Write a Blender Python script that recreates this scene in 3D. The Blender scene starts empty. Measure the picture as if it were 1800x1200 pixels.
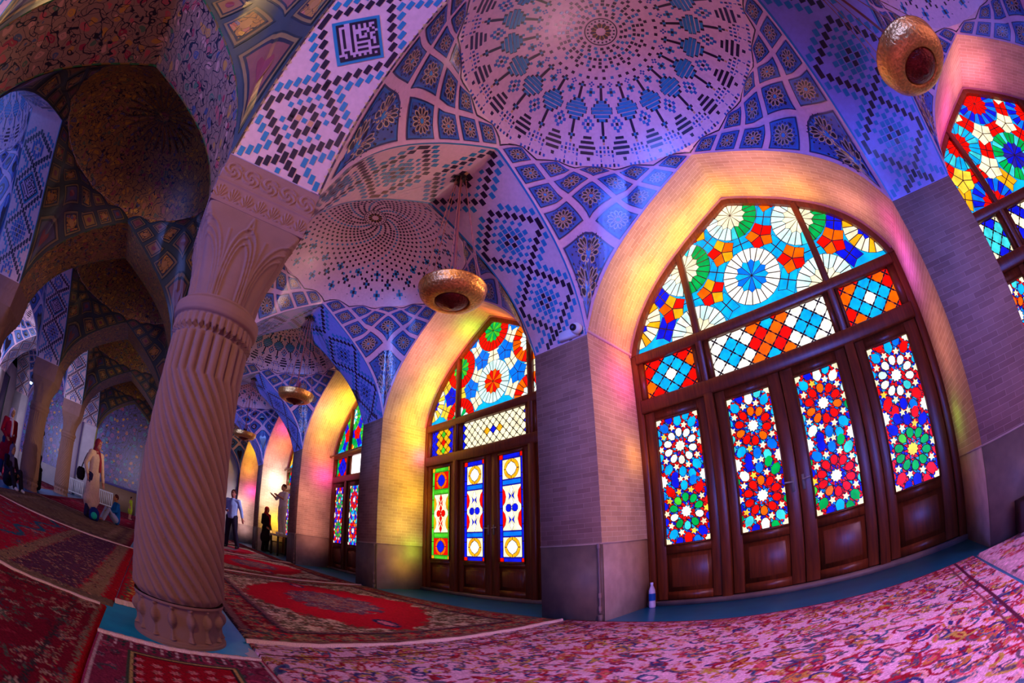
import bpy, math
import numpy as np
from mathutils import Vector, Matrix
PI = math.pi
S = 0.78            # metres per layout unit (one unit = the width of a pier)
sc = bpy.context.scene
col = sc.collection

# ------------------------------------------------------------------ camera, world, light, exposure
cam_d = bpy.data.cameras.new('camera'); cam = bpy.data.objects.new('camera', cam_d); col.objects.link(cam)
sc.camera = cam
YAW, PITCH, ROLL = -0.772, 0.466, -0.016
def basis():
    cy, sy, cp, sp = math.cos(YAW), math.sin(YAW), math.cos(PITCH), math.sin(PITCH)
    f = Vector((sy*cp, cy*cp, sp)); r = Vector((cy, -sy, 0)); u = r.cross(f)
    cr, sr = math.cos(ROLL), math.sin(ROLL)
    return cr*r + sr*u, -sr*r + cr*u, f
r_, u_, f_ = basis()
m = Matrix((r_, u_, -f_)).transposed().to_4x4()
m.translation = Vector((3.167, -4.788, 1.025))*S
cam.matrix_world = m
cam_d.type = 'PANO'
cam_d.sensor_width = 36.0
cam_d.clip_start = 0.01; cam_d.clip_end = 200
cam_d.panorama_type = 'FISHEYE_EQUISOLID'
cam_d.fisheye_lens = 789.934/1800*36
cam_d.fisheye_fov = PI*1.05

sc.view_settings.view_transform = 'Standard'
sc.view_settings.look = 'None'
sc.view_settings.gamma = 1.0
sc.view_settings.use_curve_mapping = False
sc.view_settings.exposure = 0.0
sc.cycles.use_denoising = True
sc.cycles.max_bounces = 6; sc.cycles.diffuse_bounces = 4; sc.cycles.glossy_bounces = 2
sc.cycles.caustics_reflective = False; sc.cycles.caustics_refractive = False
sc.cycles.sample_clamp_indirect = 4.0

world = bpy.data.worlds.new('world'); sc.world = world; world.use_nodes = True
wb = world.node_tree.nodes['Background']
wb.inputs[0].default_value = (0.52, 0.26, 0.66, 1); wb.inputs[1].default_value = 0.55

def area(name, loc, target, sx, sy, color, power, spread=PI):
    l = bpy.data.lights.new(name, 'AREA'); l.shape = 'RECTANGLE'; l.size = sx*S; l.size_y = sy*S
    l.color = color; l.energy = power; l.spread = spread
    o = bpy.data.objects.new(name, l); col.objects.link(o)
    o.location = Vector(loc)*S
    o.rotation_euler = (Vector(target)-Vector(loc)).to_track_quat('-Z', 'Y').to_euler()
    return o
P_ = 5.667
def spot(loc, target, color, power, angle):  # pointlike fill spot, unseen by the camera, added to brighten its target
    l = bpy.data.lights.new('unseen_fill', 'SPOT'); l.color = color; l.energy = power; l.spot_size = angle; l.spot_blend = 1.0; l.shadow_soft_size = 0.0
    o = bpy.data.objects.new('unseen_fill', l); col.objects.link(o); o.location = Vector(loc)*S
    o.rotation_euler = (Vector(target)-Vector(loc)).to_track_quat('-Z', 'Y').to_euler()
spot((1.6, .9, 3.9), (-.5, -3.4, 5.0), (1.0, .55, .36), 150, .95)  # added warm spots inside the near doors for arches, domes and column
spot((2.3, .9, 3.4), (2.3, -2.6, 7.0), (1.0, .45, .62), 110, 1.5)
spot((-3.3, .9, 3.4), (-3.5, -2.6, 7.0), (1.0, .50, .55), 90, 1.5)
spot((-4.1, .9, 3.9), (-6.2, -3.4, 5.0), (1.0, .6, .5), 90, .95)
spot((1.4, .9, 3.0), (-.5, -4.6, 2.2), (1.0, .60, .50), 130, .7)
# unseen spots inside the farther doors, added to brighten floor and visitors
for x, tx, c_, w_ in ((-13.0, -14.6, (.80, .80, 1.0), 260), (-8.8, -9.6, (1.0, .45, .60), 160), (-3.4, -3.4, (1.0, .40, .50), 170), (-19.2, -19.6, (1.0, .75, .85), 80)):
    spot((x, .9, 3.3), (tx, -2.4, .6), c_, w_, 1.1)
spot((-7.6, .8, 3.2), (-11.8, -9.4, 2.2), (1.0, .72, .40), 800, .45)  # added spots giving the far columns a golden edge
spot((-13.2, .8, 3.2), (-17.5, -9.4, 2.2), (1.0, .72, .45), 900, .45)
# unseen blue spots in the middle aisle, added to colour the tiled arches
for k in (1, 2, 3):
    spot((-k*P_+3.0, -9.0, 1.6), (-k*P_-.5, -1.0, 5.0), (.16, .28, 1.0), 1500, .60)
spot((-7.0, -13.2, 2.6), (-19, -14.5, 2.6), (.80, .72, 1.0), 1100, .9)  # unseen spots added to brighten courtyard wall, tiled panel and end wall
spot((-13.0, -7.0, 3.0), (-23.2, -7.2, 2.6), (.75, .66, 1.0), 330, .95)
spot((-12.6, -13.0, 2.6), (-23.2, -11.5, 2.4), (.35, .45, 1.0), 150, .8)
# courtyard daylight and added unseen fills, behind and beside the photographer
area('courtyard_side_light', (5.0, -13.5, 2.0), (3.0, 0.0, 5.1), 6, 3.0, (0.10, 0.18, 1.0), 215, 1.05)
area('courtyard_side_light', (-4.2, -13.8, 3.2), (-9, -8, 4.6), 5, 3.5, (0.12, 0.26, 1.0), 75)
area('courtyard_side_light', (-12.5, -13.0, 3.0), (-21, -14, 3.2), 3, 3.0, (0.70, 0.68, 1.0), 130)  # unseen fill added inside the hall to brighten the far left wall
area('right_side_fill', (9.3, -3.0, 3.0), (0, -3.0, 3.0), 4, 4.0, (1.0, 0.45, 0.50), 24)  # unseen fill at the open right end, placed to light the column
area('right_side_fill', (7.6, -6.2, 4.6), (3.2, -2.0, 0), 1.5, 1.5, (1.0, 0.55, 1.0), 40, .85)  # unseen pink fill behind the camera, added to brighten the near rug
area('warm_fill', (6.0, -8.5, 5.0), (-6, -7.5, 4.8), 2.0, 1.0, (1.0, 0.60, 0.22), 150, 2.2)  # no lamp here: unseen warm fill added to gild the middle-aisle arches
# lamps added for the pane-coloured patches on the recess brick (turned away from the photographer)
YEL, AMB, ORG, MAG, PUR, GRN_, PNK_ = (1, .70, .0), (1, .48, .02), (1, .26, .03), (1, .06, .60), (.62, .12, 1), (.35, 1, .03), (1, .45, .38)
def patch(k, side, f, y, color, power, d=.5, size=.22):
    """side -1 left / +1 right; f < 0: jamb at height -f; f in 0..1: along the arch from springing to crown"""
    x0 = -k*P_
    tt = [0, .03, .08, .18, .3, .45, .6, .755, 1]; zz = [0, .10, .215, .385, .525, .655, .765, .862, 1]
    if f < 0: x, z, nx, nz = 0.0, -f, 1.0, 0.0
    else:
        g = lambda q: float(np.interp(q, tt, zz))
        x, z = f*2.333, 3.954+2.18*g(f); dx, dz = .2, (g(min(f+.05, 1))-g(max(f-.05, 0)))*2.18*(.2/.2333)
        l = math.hypot(dx, dz); nx, nz = dz/l, -dx/l
    if side > 0: x = 4.667-x; nx = -nx
    area('unseen_fill', (x0+x+nx*d, y, z+nz*d), (x0+x, y-.05, z), size, size, color, power*.78, 2.7)
for a in ((-1, .30, .95, YEL, 5.0, .6), (-1, .62, 1.0, YEL, 5.0, .6), (-1, .9, 1.0, YEL, 3.0, .5), (-1, .12, .9, AMB, 3.0, .5), (-1, .42, .4, PNK_, 5.0, .9, .6), (-1, -3.9, 1.0, ORG, 1.6, .4),
        (-1, -3.45, .85, MAG, 2.2, .5), (-1, -2.9, .5, PNK_, 2.5, .8, .5), (-1, -1.7, .4, PNK_, 1.2, .8, .5), (-1, -2.3, 1.0, AMB, 1.0, .35), (1, .75, 1.0, AMB, 3.0, .5), (1, .45, .9, AMB, 2.5, .5), (1, .6, .4, PNK_, 4.5, .9, .6),
        (1, .15, .8, PNK_, 1.8, .5), (1, -3.5, .8, PUR, 2.2, .45), (1, -3.9, .6, MAG, 1.0, .45), (1, -2.4, .6, PNK_, 1.3, .6), (1, -1.5, .9, GRN_, .35, .3)): patch(0, *a)
for a in ((-1, .30, .95, AMB, 5, .5), (-1, .55, 1.0, ORG, 5, .5), (-1, .80, 1.0, GRN_, 2.4, .4), (-1, .15, 1.0, GRN_, 1.6, .35), (-1, .45, .35, PNK_, 6, .9, .6), (-1, .04, .8, YEL, 3, .5), (-1, -3.6, .9, YEL, 4, .5),
        (-1, -2.9, .6, YEL, 3.0, .7), (-1, -2.2, .9, (.95, .75, 0), 3, .6), (-1, -1.5, .6, (.85, .7, .1), 2.6, .6), (-1, -1.0, .95, GRN_, .8, .3), (-1, -3.2, 1.1, MAG, .8, .25), (-1, -4.0, 1.1, (1, .05, .05), .9, .3), (1, .8, 1.0, ORG, 3, .5), (-1, -.6, .6, YEL, .8, .5)): patch(1, *a)
for a in ((-1, .35, .8, YEL, 9, .6), (-1, .65, .9, YEL, 7, .6), (-1, .1, .6, AMB, 5, .6), (-1, -3.7, .8, ORG, 2.6, .5), (-1, -3.2, .9, MAG, 3.0, .45), (-1, -2.4, .3, PNK_, 5, .9, .6), (-1, -1.3, .5, PNK_, 2, .7), (-1, .4, .2, PNK_, 5, .8)): patch(2, *a)
for a in ((-1, .55, .6, MAG, 5, .6), (-1, .25, .7, ORG, 4, .6), (-1, .1, .4, PNK_, 5, .8), (-1, -3.3, .7, (.95, 1, .98), 12, .7), (-1, -2.4, .4, (.9, .95, .8), 7, .8), (-1, -1.5, .8, YEL, 7, .6), (-1, -.9, .4, (.8, .9, .5), 2, .6)): patch(3, *a)
for a in ((-1, .4, .5, YEL, 8, .8), (-1, .05, .5, AMB, 5, .7), (-1, -3.0, .8, MAG, 5, .5), (-1, -2.2, .2, (1, .85, .9), 9, .9), (-1, -1.0, .4, (1, .8, .9), 3, .7)): patch(4, *a)
for a in ((-1, .2, .9, MAG, 3.0, .5), (-1, .55, .9, MAG, 4.0, .6), (1, .9, .8, (1, .25, .5), 4, .7), (-1, .85, .5, PNK_, 4, .8)): patch(-1, *a)

# ------------------------------------------------------------------ helpers
rng = np.random.default_rng(7)
def lin(c):
    c = np.asarray(c, float)/255.0
    return np.where(c <= 0.04045, c/12.92, ((c+0.055)/1.055)**2.4)
def tag(o, label=None, cat=None, group=None, kind=None):
    if label: o['label'] = label
    if cat: o['category'] = cat
    if group: o['group'] = group
    if kind: o['kind'] = kind
    return o
def empty(name, loc=(0, 0, 0), rz=0, scale=1.0):
    o = bpy.data.objects.new(name, None); col.objects.link(o)
    o.location = Vector(loc)*S; o.rotation_euler = (0, 0, rz); o.empty_display_size = 0.1
    return o

class MB:
    """collects geometry (layout units) and links it as one mesh object"""
    def __init__(self): self.V = []; self.F = []; self.L = []; self.C = []; self.M = []; self.UV = []; self.n = 0; self.VC = []
    def add(self, V, F, c=(200, 200, 200), mat=0, uv=None):
        V = np.asarray(V, float).reshape(-1, 3)
        if isinstance(F, np.ndarray):
            nf = len(F); self.F.append(F.reshape(-1)+self.n); self.L.append(np.full(nf, F.shape[1]))
        else:
            nf = len(F); self.F.append(np.array([i for f in F for i in f], int)+self.n); self.L.append(np.array([len(f) for f in F], int))
        c = np.asarray(c, float)
        if c.ndim == 1: c = np.tile(c, (nf, 1))
        self.C.append(c); mt = np.asarray(mat)
        self.M.append(np.full(nf, mat) if mt.ndim == 0 else mt)
        self.UV.append(np.zeros((len(V), 2)) if uv is None else np.asarray(uv, float).reshape(-1, 2))
        self.V.append(V); self.n += len(V)
    def grid(self, V, c=(200, 200, 200), mat=0, uv=None, flip=False, closed=False):
        """V: (a,b,3) array"""
        a, b = V.shape[:2]
        I = np.arange(a*b).reshape(a, b)
        if closed: I = np.concatenate([I, I[:, :1]], 1)
        q = np.stack([I[:-1, :-1], I[1:, :-1], I[1:, 1:], I[:-1, 1:]], -1).reshape(-1, 4)
        if flip: q = q[:, ::-1]
        self.add(V.reshape(-1, 3), q, c, mat, uv)
    def box(self, lo, hi, c=(200, 200, 200), mat=0, M=None):
        x0, y0, z0 = lo; x1, y1, z1 = hi
        V = np.array([(x0,y0,z0),(x1,y0,z0),(x1,y1,z0),(x0,y1,z0),(x0,y0,z1),(x1,y0,z1),(x1,y1,z1),(x0,y1,z1)], float)
        if M is not None: V = V @ np.array(M.to_3x3()).T + np.array(M.translation)
        self.add(V, np.array([(0,3,2,1),(4,5,6,7),(0,1,5,4),(1,2,6,5),(2,3,7,6),(3,0,4,7)]), c, mat)
    def bbox(self, lo, hi, b=0.01, c=(200, 200, 200), mat=0):
        """box with bevelled long edges (front chamfer all round)"""
        x0, y0, z0 = lo; x1, y1, z1 = hi
        ys = [y1, y0+b, y0]; ins = [0, 0, b]
        rings = [np.array([(x0+i, y, z0+i), (x1-i, y, z0+i), (x1-i, y, z1-i), (x0+i, y, z1-i)]) for y, i in zip(ys, ins)]
        V = np.concatenate(rings)
        F = []
        for k in range(2):
            for j in range(4):
                F.append((4*k+j, 4*k+(j+1) % 4, 4*k+4+(j+1) % 4, 4*k+4+j))
        F.append((8, 9, 10, 11)); F.append((3, 2, 1, 0))
        self.add(V, [f[::-1] for f in F], c, mat)
    def tube(self, pts, r, seg=8, c=(200, 200, 200), mat=0, cap=True, closed=False):
        pts = [Vector(p) for p in pts]; n = len(pts)
        rs = [r]*n if np.isscalar(r) else list(r)
        rings = []; prev = None
        for i, p in enumerate(pts):
            if closed: d = pts[(i+1) % n]-pts[i-1]
            else: d = pts[min(i+1, n-1)]-pts[max(i-1, 0)]
            d.normalize()
            if prev is None:
                a = d.orthogonal().normalized()
            else:
                a = (prev - d*prev.dot(d)).normalized()
            prev = a; b = d.cross(a)
            rings.append([p+(a*math.cos(t)+b*math.sin(t))*rs[i] for t in (2*PI*k/seg for k in range(seg))])
        V = np.array([[tuple(v) for v in rg] for rg in rings])
        if closed: V = np.concatenate([V, V[:1]])
        self.grid(V, c, mat, closed=True)
        if cap and not closed:
            self.add(V[0], [tuple(range(seg))], c, mat); self.add(V[-1], [tuple(range(seg))[::-1]], c, mat)
    def lathe(self, prof, seg=32, center=(0, 0, 0), c=(200, 200, 200), mat=0):
        t = np.linspace(0, 2*PI, seg, endpoint=False)
        V = np.array([[(r*math.cos(a)+center[0], r*math.sin(a)+center[1], z+center[2]) for a in t] for r, z in prof])
        self.grid(V, c, mat, closed=True)
    def polys(self, polys, cols, mapf, mat=0):
        """2-D polygons mapped through mapf(u, v)->xyz; cols per polygon"""
        if not polys: return
        L = [len(p) for p in polys]
        A = np.concatenate([np.asarray(p, float) for p in polys])
        V = mapf(A[:, 0], A[:, 1])
        F = []; k = 0
        for l in L: F.append(tuple(range(k, k+l))); k += l
        self.add(V, F, np.asarray(cols, float), mat, uv=A)
    def build(self, name, mats, parent=None, smooth=False, pcol=None):
        me = bpy.data.meshes.new(name)
        V = np.concatenate(self.V)*S; F = np.concatenate(self.F); L = np.concatenate(self.L)
        me.vertices.add(len(V)); me.vertices.foreach_set('co', V.astype(np.float32).ravel())
        me.loops.add(len(F)); me.loops.foreach_set('vertex_index', F.astype(np.int32))
        me.polygons.add(len(L)); st = np.concatenate([[0], np.cumsum(L)[:-1]])
        me.polygons.foreach_set('loop_start', st.astype(np.int32))
        try: me.polygons.foreach_set('loop_total', L.astype(np.int32))
        except Exception: pass
        me.update(calc_edges=True)
        me.polygons.foreach_set('material_index', np.concatenate(self.M).astype(np.int32))
        if smooth is not False:
            if smooth is True: sm = np.ones(len(L), bool)
            else: sm = np.isin(np.concatenate(self.M), smooth)
            me.polygons.foreach_set('use_smooth', sm)
        if pcol is not None:
            at = me.attributes.new('Col', 'FLOAT_COLOR', 'POINT'); C = lin(pcol)
        else:
            at = me.attributes.new('Col', 'FLOAT_COLOR', 'FACE'); C = lin(np.concatenate(self.C))
        at.data.foreach_set('color', np.concatenate([C, np.ones((len(C), 1))], 1).astype(np.float32).ravel())
        uvl = me.uv_layers.new(name='UV'); uv = np.concatenate(self.UV)
        uvl.data.foreach_set('uv', uv[F].astype(np.float32).ravel())
        for mt in (mats if isinstance(mats, (list, tuple)) else [mats]): me.materials.append(mt)
        me.validate()
        o = bpy.data.objects.new(name, me); col.objects.link(o)
        if parent is not None: o.parent = parent
        return o

# ------------------------------------------------------------------ materials (all procedural)
def newmat(name):
    m = bpy.data.materials.new(name); m.use_nodes = True
    nt = m.node_tree; b = nt.nodes['Principled BSDF']
    return m, nt, b
def attr_mat(name, rough=0.5, spec=0.5, vary=0.10, scale=30, bump=0.0, coat=0.0, metal=0.0):
    m, nt, b = newmat(name); N = nt.nodes; Lk = nt.links
    at = N.new('ShaderNodeAttribute'); at.attribute_name = 'Col'
    tc = N.new('ShaderNodeTexCoord'); no = N.new('ShaderNodeTexNoise'); no.inputs['Scale'].default_value = scale; no.inputs['Detail'].default_value = 4
    Lk.new(tc.outputs['Object'], no.inputs['Vector'])
    mr = N.new('ShaderNodeMapRange'); mr.inputs[1].default_value = .25; mr.inputs[2].default_value = .75
    mr.inputs[3].default_value = 1-vary; mr.inputs[4].default_value = 1+vary
    Lk.new(no.outputs['Fac'], mr.inputs[0])
    mx = N.new('ShaderNodeVectorMath'); mx.operation = 'SCALE'
    Lk.new(at.outputs['Color'], mx.inputs[0]); Lk.new(mr.outputs[0], mx.inputs['Scale'])
    Lk.new(mx.outputs[0], b.inputs['Base Color'])
    b.inputs['Roughness'].default_value = rough; b.inputs['Specular IOR Level'].default_value = spec
    b.inputs['Coat Weight'].default_value = coat; b.inputs['Coat Roughness'].default_value = 0.32
    b.inputs['Metallic'].default_value = metal
    if bump:
        bp = N.new('ShaderNodeBump'); bp.inputs['Strength'].default_value = bump; bp.inputs['Distance'].default_value = 0.01
        Lk.new(no.outputs['Fac'], bp.inputs['Height']); Lk.new(bp.outputs[0], b.inputs['Normal'])
    return m
M_tile = attr_mat('glazed_tile', 0.30, 0.6, 0.10, 14, 0.0, coat=.3)
M_tileground = attr_mat('pale_brick_ground', 0.42, 0.6, 0.09, 22, 0.12, coat=.5)
M_paint = attr_mat('painted', 0.55, 0.3, 0.05, 10)
M_cloth = attr_mat('cloth', 0.9, 0.1, 0.12, 25, 0.2)
M_wool = attr_mat('carpet_wool', 0.95, 0.05, 0.22, 120, 0.5)
M_brass = attr_mat('engraved_brass', 0.3, 0.5, 0.35, 45, 0.9, metal=0.9)
M_skin = attr_mat('skin', 0.6, 0.3, 0.05, 20)
M_stone = attr_mat('carved_stone', 0.75, 0.25, 0.07, 9, 0.25)

def brick_mat(name, c1, c2, mortar, uvmode=True, bw=0.24, bh=0.07, ms=0.006):
    m, nt, b = newmat(name); N = nt.nodes; Lk = nt.links
    tc = N.new('ShaderNodeTexCoord'); br = N.new('ShaderNodeTexBrick')
    br.inputs['Color1'].default_value = (*lin(c1), 1); br.inputs['Color2'].default_value = (*lin(c2), 1); br.inputs['Mortar'].default_value = (*lin(mortar), 1)
    br.inputs['Scale'].default_value = 1; br.inputs['Mortar Size'].default_value = ms; br.inputs['Brick Width'].default_value = bw; br.inputs['Row Height'].default_value = bh
    br.inputs['Mortar Smooth'].default_value = 0.6
    if uvmode:
        Lk.new(tc.outputs['UV'], br.inputs['Vector'])
    else:
        sp = N.new('ShaderNodeSeparateXYZ'); cb = N.new('ShaderNodeCombineXYZ'); ad = N.new('ShaderNodeMath'); ad.operation = 'ADD'
        Lk.new(tc.outputs['Object'], sp.inputs[0]); Lk.new(sp.outputs[0], ad.inputs[0]); Lk.new(sp.outputs[1], ad.inputs[1])
        Lk.new(ad.outputs[0], cb.inputs[0]); Lk.new(sp.outputs[2], cb.inputs[1]); Lk.new(cb.outputs[0], br.inputs['Vector'])
    no = N.new('ShaderNodeTexNoise'); no.inputs['Scale'].default_value = 3.5; no.inputs['Detail'].default_value = 5
    Lk.new(tc.outputs['Object'], no.inputs['Vector'])
    mr = N.new('ShaderNodeMapRange'); mr.inputs[1].default_value = .3; mr.inputs[2].default_value = .7; mr.inputs[3].default_value = .85; mr.inputs[4].default_value = 1.1
    Lk.new(no.outputs['Fac'], mr.inputs[0])
    mx = N.new('ShaderNodeVectorMath'); mx.operation = 'SCALE'
    Lk.new(br.outputs['Color'], mx.inputs[0]); Lk.new(mr.outputs[0], mx.inputs['Scale'])
    Lk.new(mx.outputs[0], b.inputs['Base Color']); b.inputs['Roughness'].default_value = 0.8; b.inputs['Specular IOR Level'].default_value = 0.15
    bp = N.new('ShaderNodeBump'); bp.inputs['Strength'].default_value = 0.35; bp.inputs['Distance'].default_value = 0.006; bp.invert = True
    Lk.new(br.outputs['Fac'], bp.inputs['Height']); Lk.new(bp.outputs[0], b.inputs['Normal'])
    return m
M_brick = brick_mat('cream_brick', (214, 176, 150), (198, 158, 136), (232, 205, 185), True, .20, .055, .004)
M_pier = brick_mat('pier_brick', (172, 132, 116), (150, 112, 98), (186, 148, 130), False, .20, .052, .004)

def noise_mat(name, c1, c2, rough=0.7, scale=4, spec=0.2, stretch=None, bump=0.1):
    m, nt, b = newmat(name); N = nt.nodes; Lk = nt.links
    tc = N.new('ShaderNodeTexCoord'); mp = N.new('ShaderNodeMapping')
    if stretch: mp.inputs['Scale'].default_value = stretch
    no = N.new('ShaderNodeTexNoise'); no.inputs['Scale'].default_value = scale; no.inputs['Detail'].default_value = 6
    Lk.new(tc.outputs['Object'], mp.inputs[0]); Lk.new(mp.outputs[0], no.inputs['Vector'])
    cr = N.new('ShaderNodeValToRGB'); cr.color_ramp.elements[0].position = .3; cr.color_ramp.elements[1].position = .7
    cr.color_ramp.elements[0].color = (*lin(c1), 1); cr.color_ramp.elements[1].color = (*lin(c2), 1)
    Lk.new(no.outputs['Fac'], cr.inputs[0]); Lk.new(cr.outputs[0], b.inputs['Base Color'])
    b.inputs['Roughness'].default_value = rough; b.inputs['Specular IOR Level'].default_value = spec
    bp = N.new('ShaderNodeBump'); bp.inputs['Strength'].default_value = bump; bp.inputs['Distance'].default_value = 0.01
    Lk.new(no.outputs['Fac'], bp.inputs['Height']); Lk.new(bp.outputs[0], b.inputs['Normal'])
    return m
M_wood = noise_mat('dark_varnished_wood', (84, 30, 10), (116, 48, 16), 0.38, 3, 0.4, (14, 14, 1.2), 0.15)
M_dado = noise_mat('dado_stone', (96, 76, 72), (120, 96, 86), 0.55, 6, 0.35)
M_dado_lit = noise_mat('dado_stone_lit', (168, 134, 122), (192, 156, 140), 0.5, 6, 0.3)  # same dado stone on the reveal sides, window light put into its colour
M_bluefloor = noise_mat('blue_painted_floor', (0, 126, 200), (10, 150, 215), 0.28, 5, 0.5)
M_plaster = noise_mat('white_plaster', (196, 186, 200), (214, 204, 212), 0.85, 3)
M_lead = noise_mat('window_lead', (60, 34, 22), (84, 48, 30), 0.5, 8)
M_dark = noise_mat('dark_metal', (20, 18, 22), (34, 30, 34), 0.4, 8)
M_white = noise_mat('white_plastic', (205, 205, 215), (225, 225, 230), 0.4, 8)

def glass_mat():
    m = bpy.data.materials.new('stained_glass'); m.use_nodes = True; nt = m.node_tree; N = nt.nodes; Lk = nt.links
    for n in list(N): N.remove(n)
    out = N.new('ShaderNodeOutputMaterial'); em = N.new('ShaderNodeEmission'); gl = N.new('ShaderNodeBsdfGlossy'); ad = N.new('ShaderNodeAddShader')
    at = N.new('ShaderNodeAttribute'); at.attribute_name = 'Col'
    tc = N.new('ShaderNodeTexCoord'); no = N.new('ShaderNodeTexNoise'); no.inputs['Scale'].default_value = 7; no.inputs['Detail'].default_value = 3
    Lk.new(tc.outputs['Object'], no.inputs['Vector'])
    mr = N.new('ShaderNodeMapRange'); mr.inputs[1].default_value = .3; mr.inputs[2].default_value = .7; mr.inputs[3].default_value = .95; mr.inputs[4].default_value = 1.75
    Lk.new(no.outputs['Fac'], mr.inputs[0]); Lk.new(mr.outputs[0], em.inputs['Strength']); Lk.new(at.outputs['Color'], em.inputs['Color'])
    gl.inputs['Color'].default_value = (.004, .004, .004, 1); gl.inputs['Roughness'].default_value = .2
    Lk.new(em.outputs[0], ad.inputs[0]); Lk.new(gl.outputs[0], ad.inputs[1]); Lk.new(ad.outputs[0], out.inputs[0])
    return m
M_glass = glass_mat()
def emit_mat(name, c, s):
    m = bpy.data.materials.new(name); m.use_nodes = True; nt = m.node_tree; N = nt.nodes
    for n in list(N): N.remove(n)
    out = N.new('ShaderNodeOutputMaterial'); em = N.new('ShaderNodeEmission'); em.inputs[0].default_value = (*lin(c), 1); em.inputs[1].default_value = s
    nt.links.new(em.outputs[0], out.inputs[0]); return m
M_daylight = emit_mat('open_daylight', (255, 250, 250), 3.0)
M_bulb = emit_mat('lamp_glow', (190, 225, 255), 12.0)

def floral_mat(name, base, cols, scale, rough=0.35, dark=(24, 22, 40)):
    """painted floral tilework: scrolls and blossoms from voronoi cells and noise"""
    m, nt, b = newmat(name); N = nt.nodes; Lk = nt.links
    tc = N.new('ShaderNodeTexCoord')
    no = N.new('ShaderNodeTexNoise'); no.inputs['Scale'].default_value = scale*.6; no.inputs['Detail'].default_value = 2
    Lk.new(tc.outputs['Object'], no.inputs['Vector'])
    ad = N.new('ShaderNodeVectorMath'); ad.operation = 'MULTIPLY_ADD'; ad.inputs[1].default_value = (.25, .25, .25)
    Lk.new(no.outputs['Color'], ad.inputs[0]); Lk.new(tc.outputs['Object'], ad.inputs[2])
    v = N.new('ShaderNodeTexVoronoi'); v.inputs['Scale'].default_value = scale; Lk.new(ad.outputs[0], v.inputs['Vector'])
    v2 = N.new('ShaderNodeTexVoronoi'); v2.feature = 'DISTANCE_TO_EDGE'; v2.inputs['Scale'].default_value = scale; Lk.new(ad.outputs[0], v2.inputs['Vector'])
    cr = N.new('ShaderNodeValToRGB'); cr.color_ramp.interpolation = 'CONSTANT'
    els = cr.color_ramp.elements
    while len(els) < len(cols): els.new(0.5)
    for i, c in enumerate(cols): els[i].position = i/len(cols); els[i].color = (*lin(c), 1)
    sp = N.new('ShaderNodeSeparateColor'); Lk.new(v.outputs['Color'], sp.inputs[0]); Lk.new(sp.outputs[0], cr.inputs[0])
    # ring blossoms
    r2 = N.new('ShaderNodeValToRGB'); r2.color_ramp.interpolation = 'CONSTANT'; e = r2.color_ramp.elements
    e[0].position = 0; e[0].color = (1, 1, 1, 1); e[1].position = .12; e[1].color = (0, 0, 0, 1)
    for p_, cc in ((.17, 1), (.36, 0)):
        x = e.new(p_); x.color = (cc, cc, cc, 1)
    Lk.new(v.outputs['Distance'], r2.inputs[0])
    mul = N.new('ShaderNodeMath'); mul.operation = 'MULTIPLY'; mul.inputs[1].default_value = 1.0; Lk.new(r2.outputs[0], mul.inputs[0])
    mx = N.new('ShaderNodeMixRGB'); mx.inputs[1].default_value = (*lin(base), 1); Lk.new(mul.outputs[0], mx.inputs[0]); Lk.new(cr.outputs[0], mx.inputs[2])
    w = N.new('ShaderNodeTexWave'); w.wave_type = 'RINGS'; w.inputs['Scale'].default_value = scale*.35; w.inputs['Distortion'].default_value = 14; w.inputs['Detail'].default_value = 1.5; w.inputs['Detail Scale'].default_value = 2
    Lk.new(tc.outputs['Object'], w.inputs['Vector'])
    gt = N.new('ShaderNodeMath'); gt.operation = 'GREATER_THAN'; gt.inputs[1].default_value = .96; Lk.new(w.outputs['Fac'], gt.inputs[0])
    mx2 = N.new('ShaderNodeMixRGB'); mx2.inputs[2].default_value = (*lin(dark), 1); Lk.new(gt.outputs[0], mx2.inputs[0]); Lk.new(mx.outputs[0], mx2.inputs[1])
    lt = N.new('ShaderNodeMath'); lt.operation = 'LESS_THAN'; lt.inputs[1].default_value = .018; Lk.new(v2.outputs[0], lt.inputs[0])
    mx3 = N.new('ShaderNodeMixRGB'); mx3.inputs[2].default_value = (*lin(dark), 1); Lk.new(lt.outputs[0], mx3.inputs[0]); Lk.new(mx2.outputs[0], mx3.inputs[1])
    Lk.new(mx3.outputs[0], b.inputs['Base Color']); b.inputs['Roughness'].default_value = rough
    return m
M_floral = floral_mat('floral_tilework_ochre', (156, 108, 52), [(200, 134, 30), (150, 60, 60), (80, 80, 110), (170, 100, 80), (90, 100, 70), (200, 150, 50)], 9)
M_floralpink = floral_mat('floral_tilework_pink', (160, 120, 100), [(200, 90, 90), (170, 50, 70), (80, 90, 120), (200, 140, 60), (90, 120, 90), (210, 150, 130)], 7)
M_floralblue = floral_mat('floral_tilework_blue', (84, 74, 160), [(180, 70, 120), (210, 150, 50), (50, 100, 180), (150, 80, 150), (60, 140, 160), (210, 130, 90)], 4.2)

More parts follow.
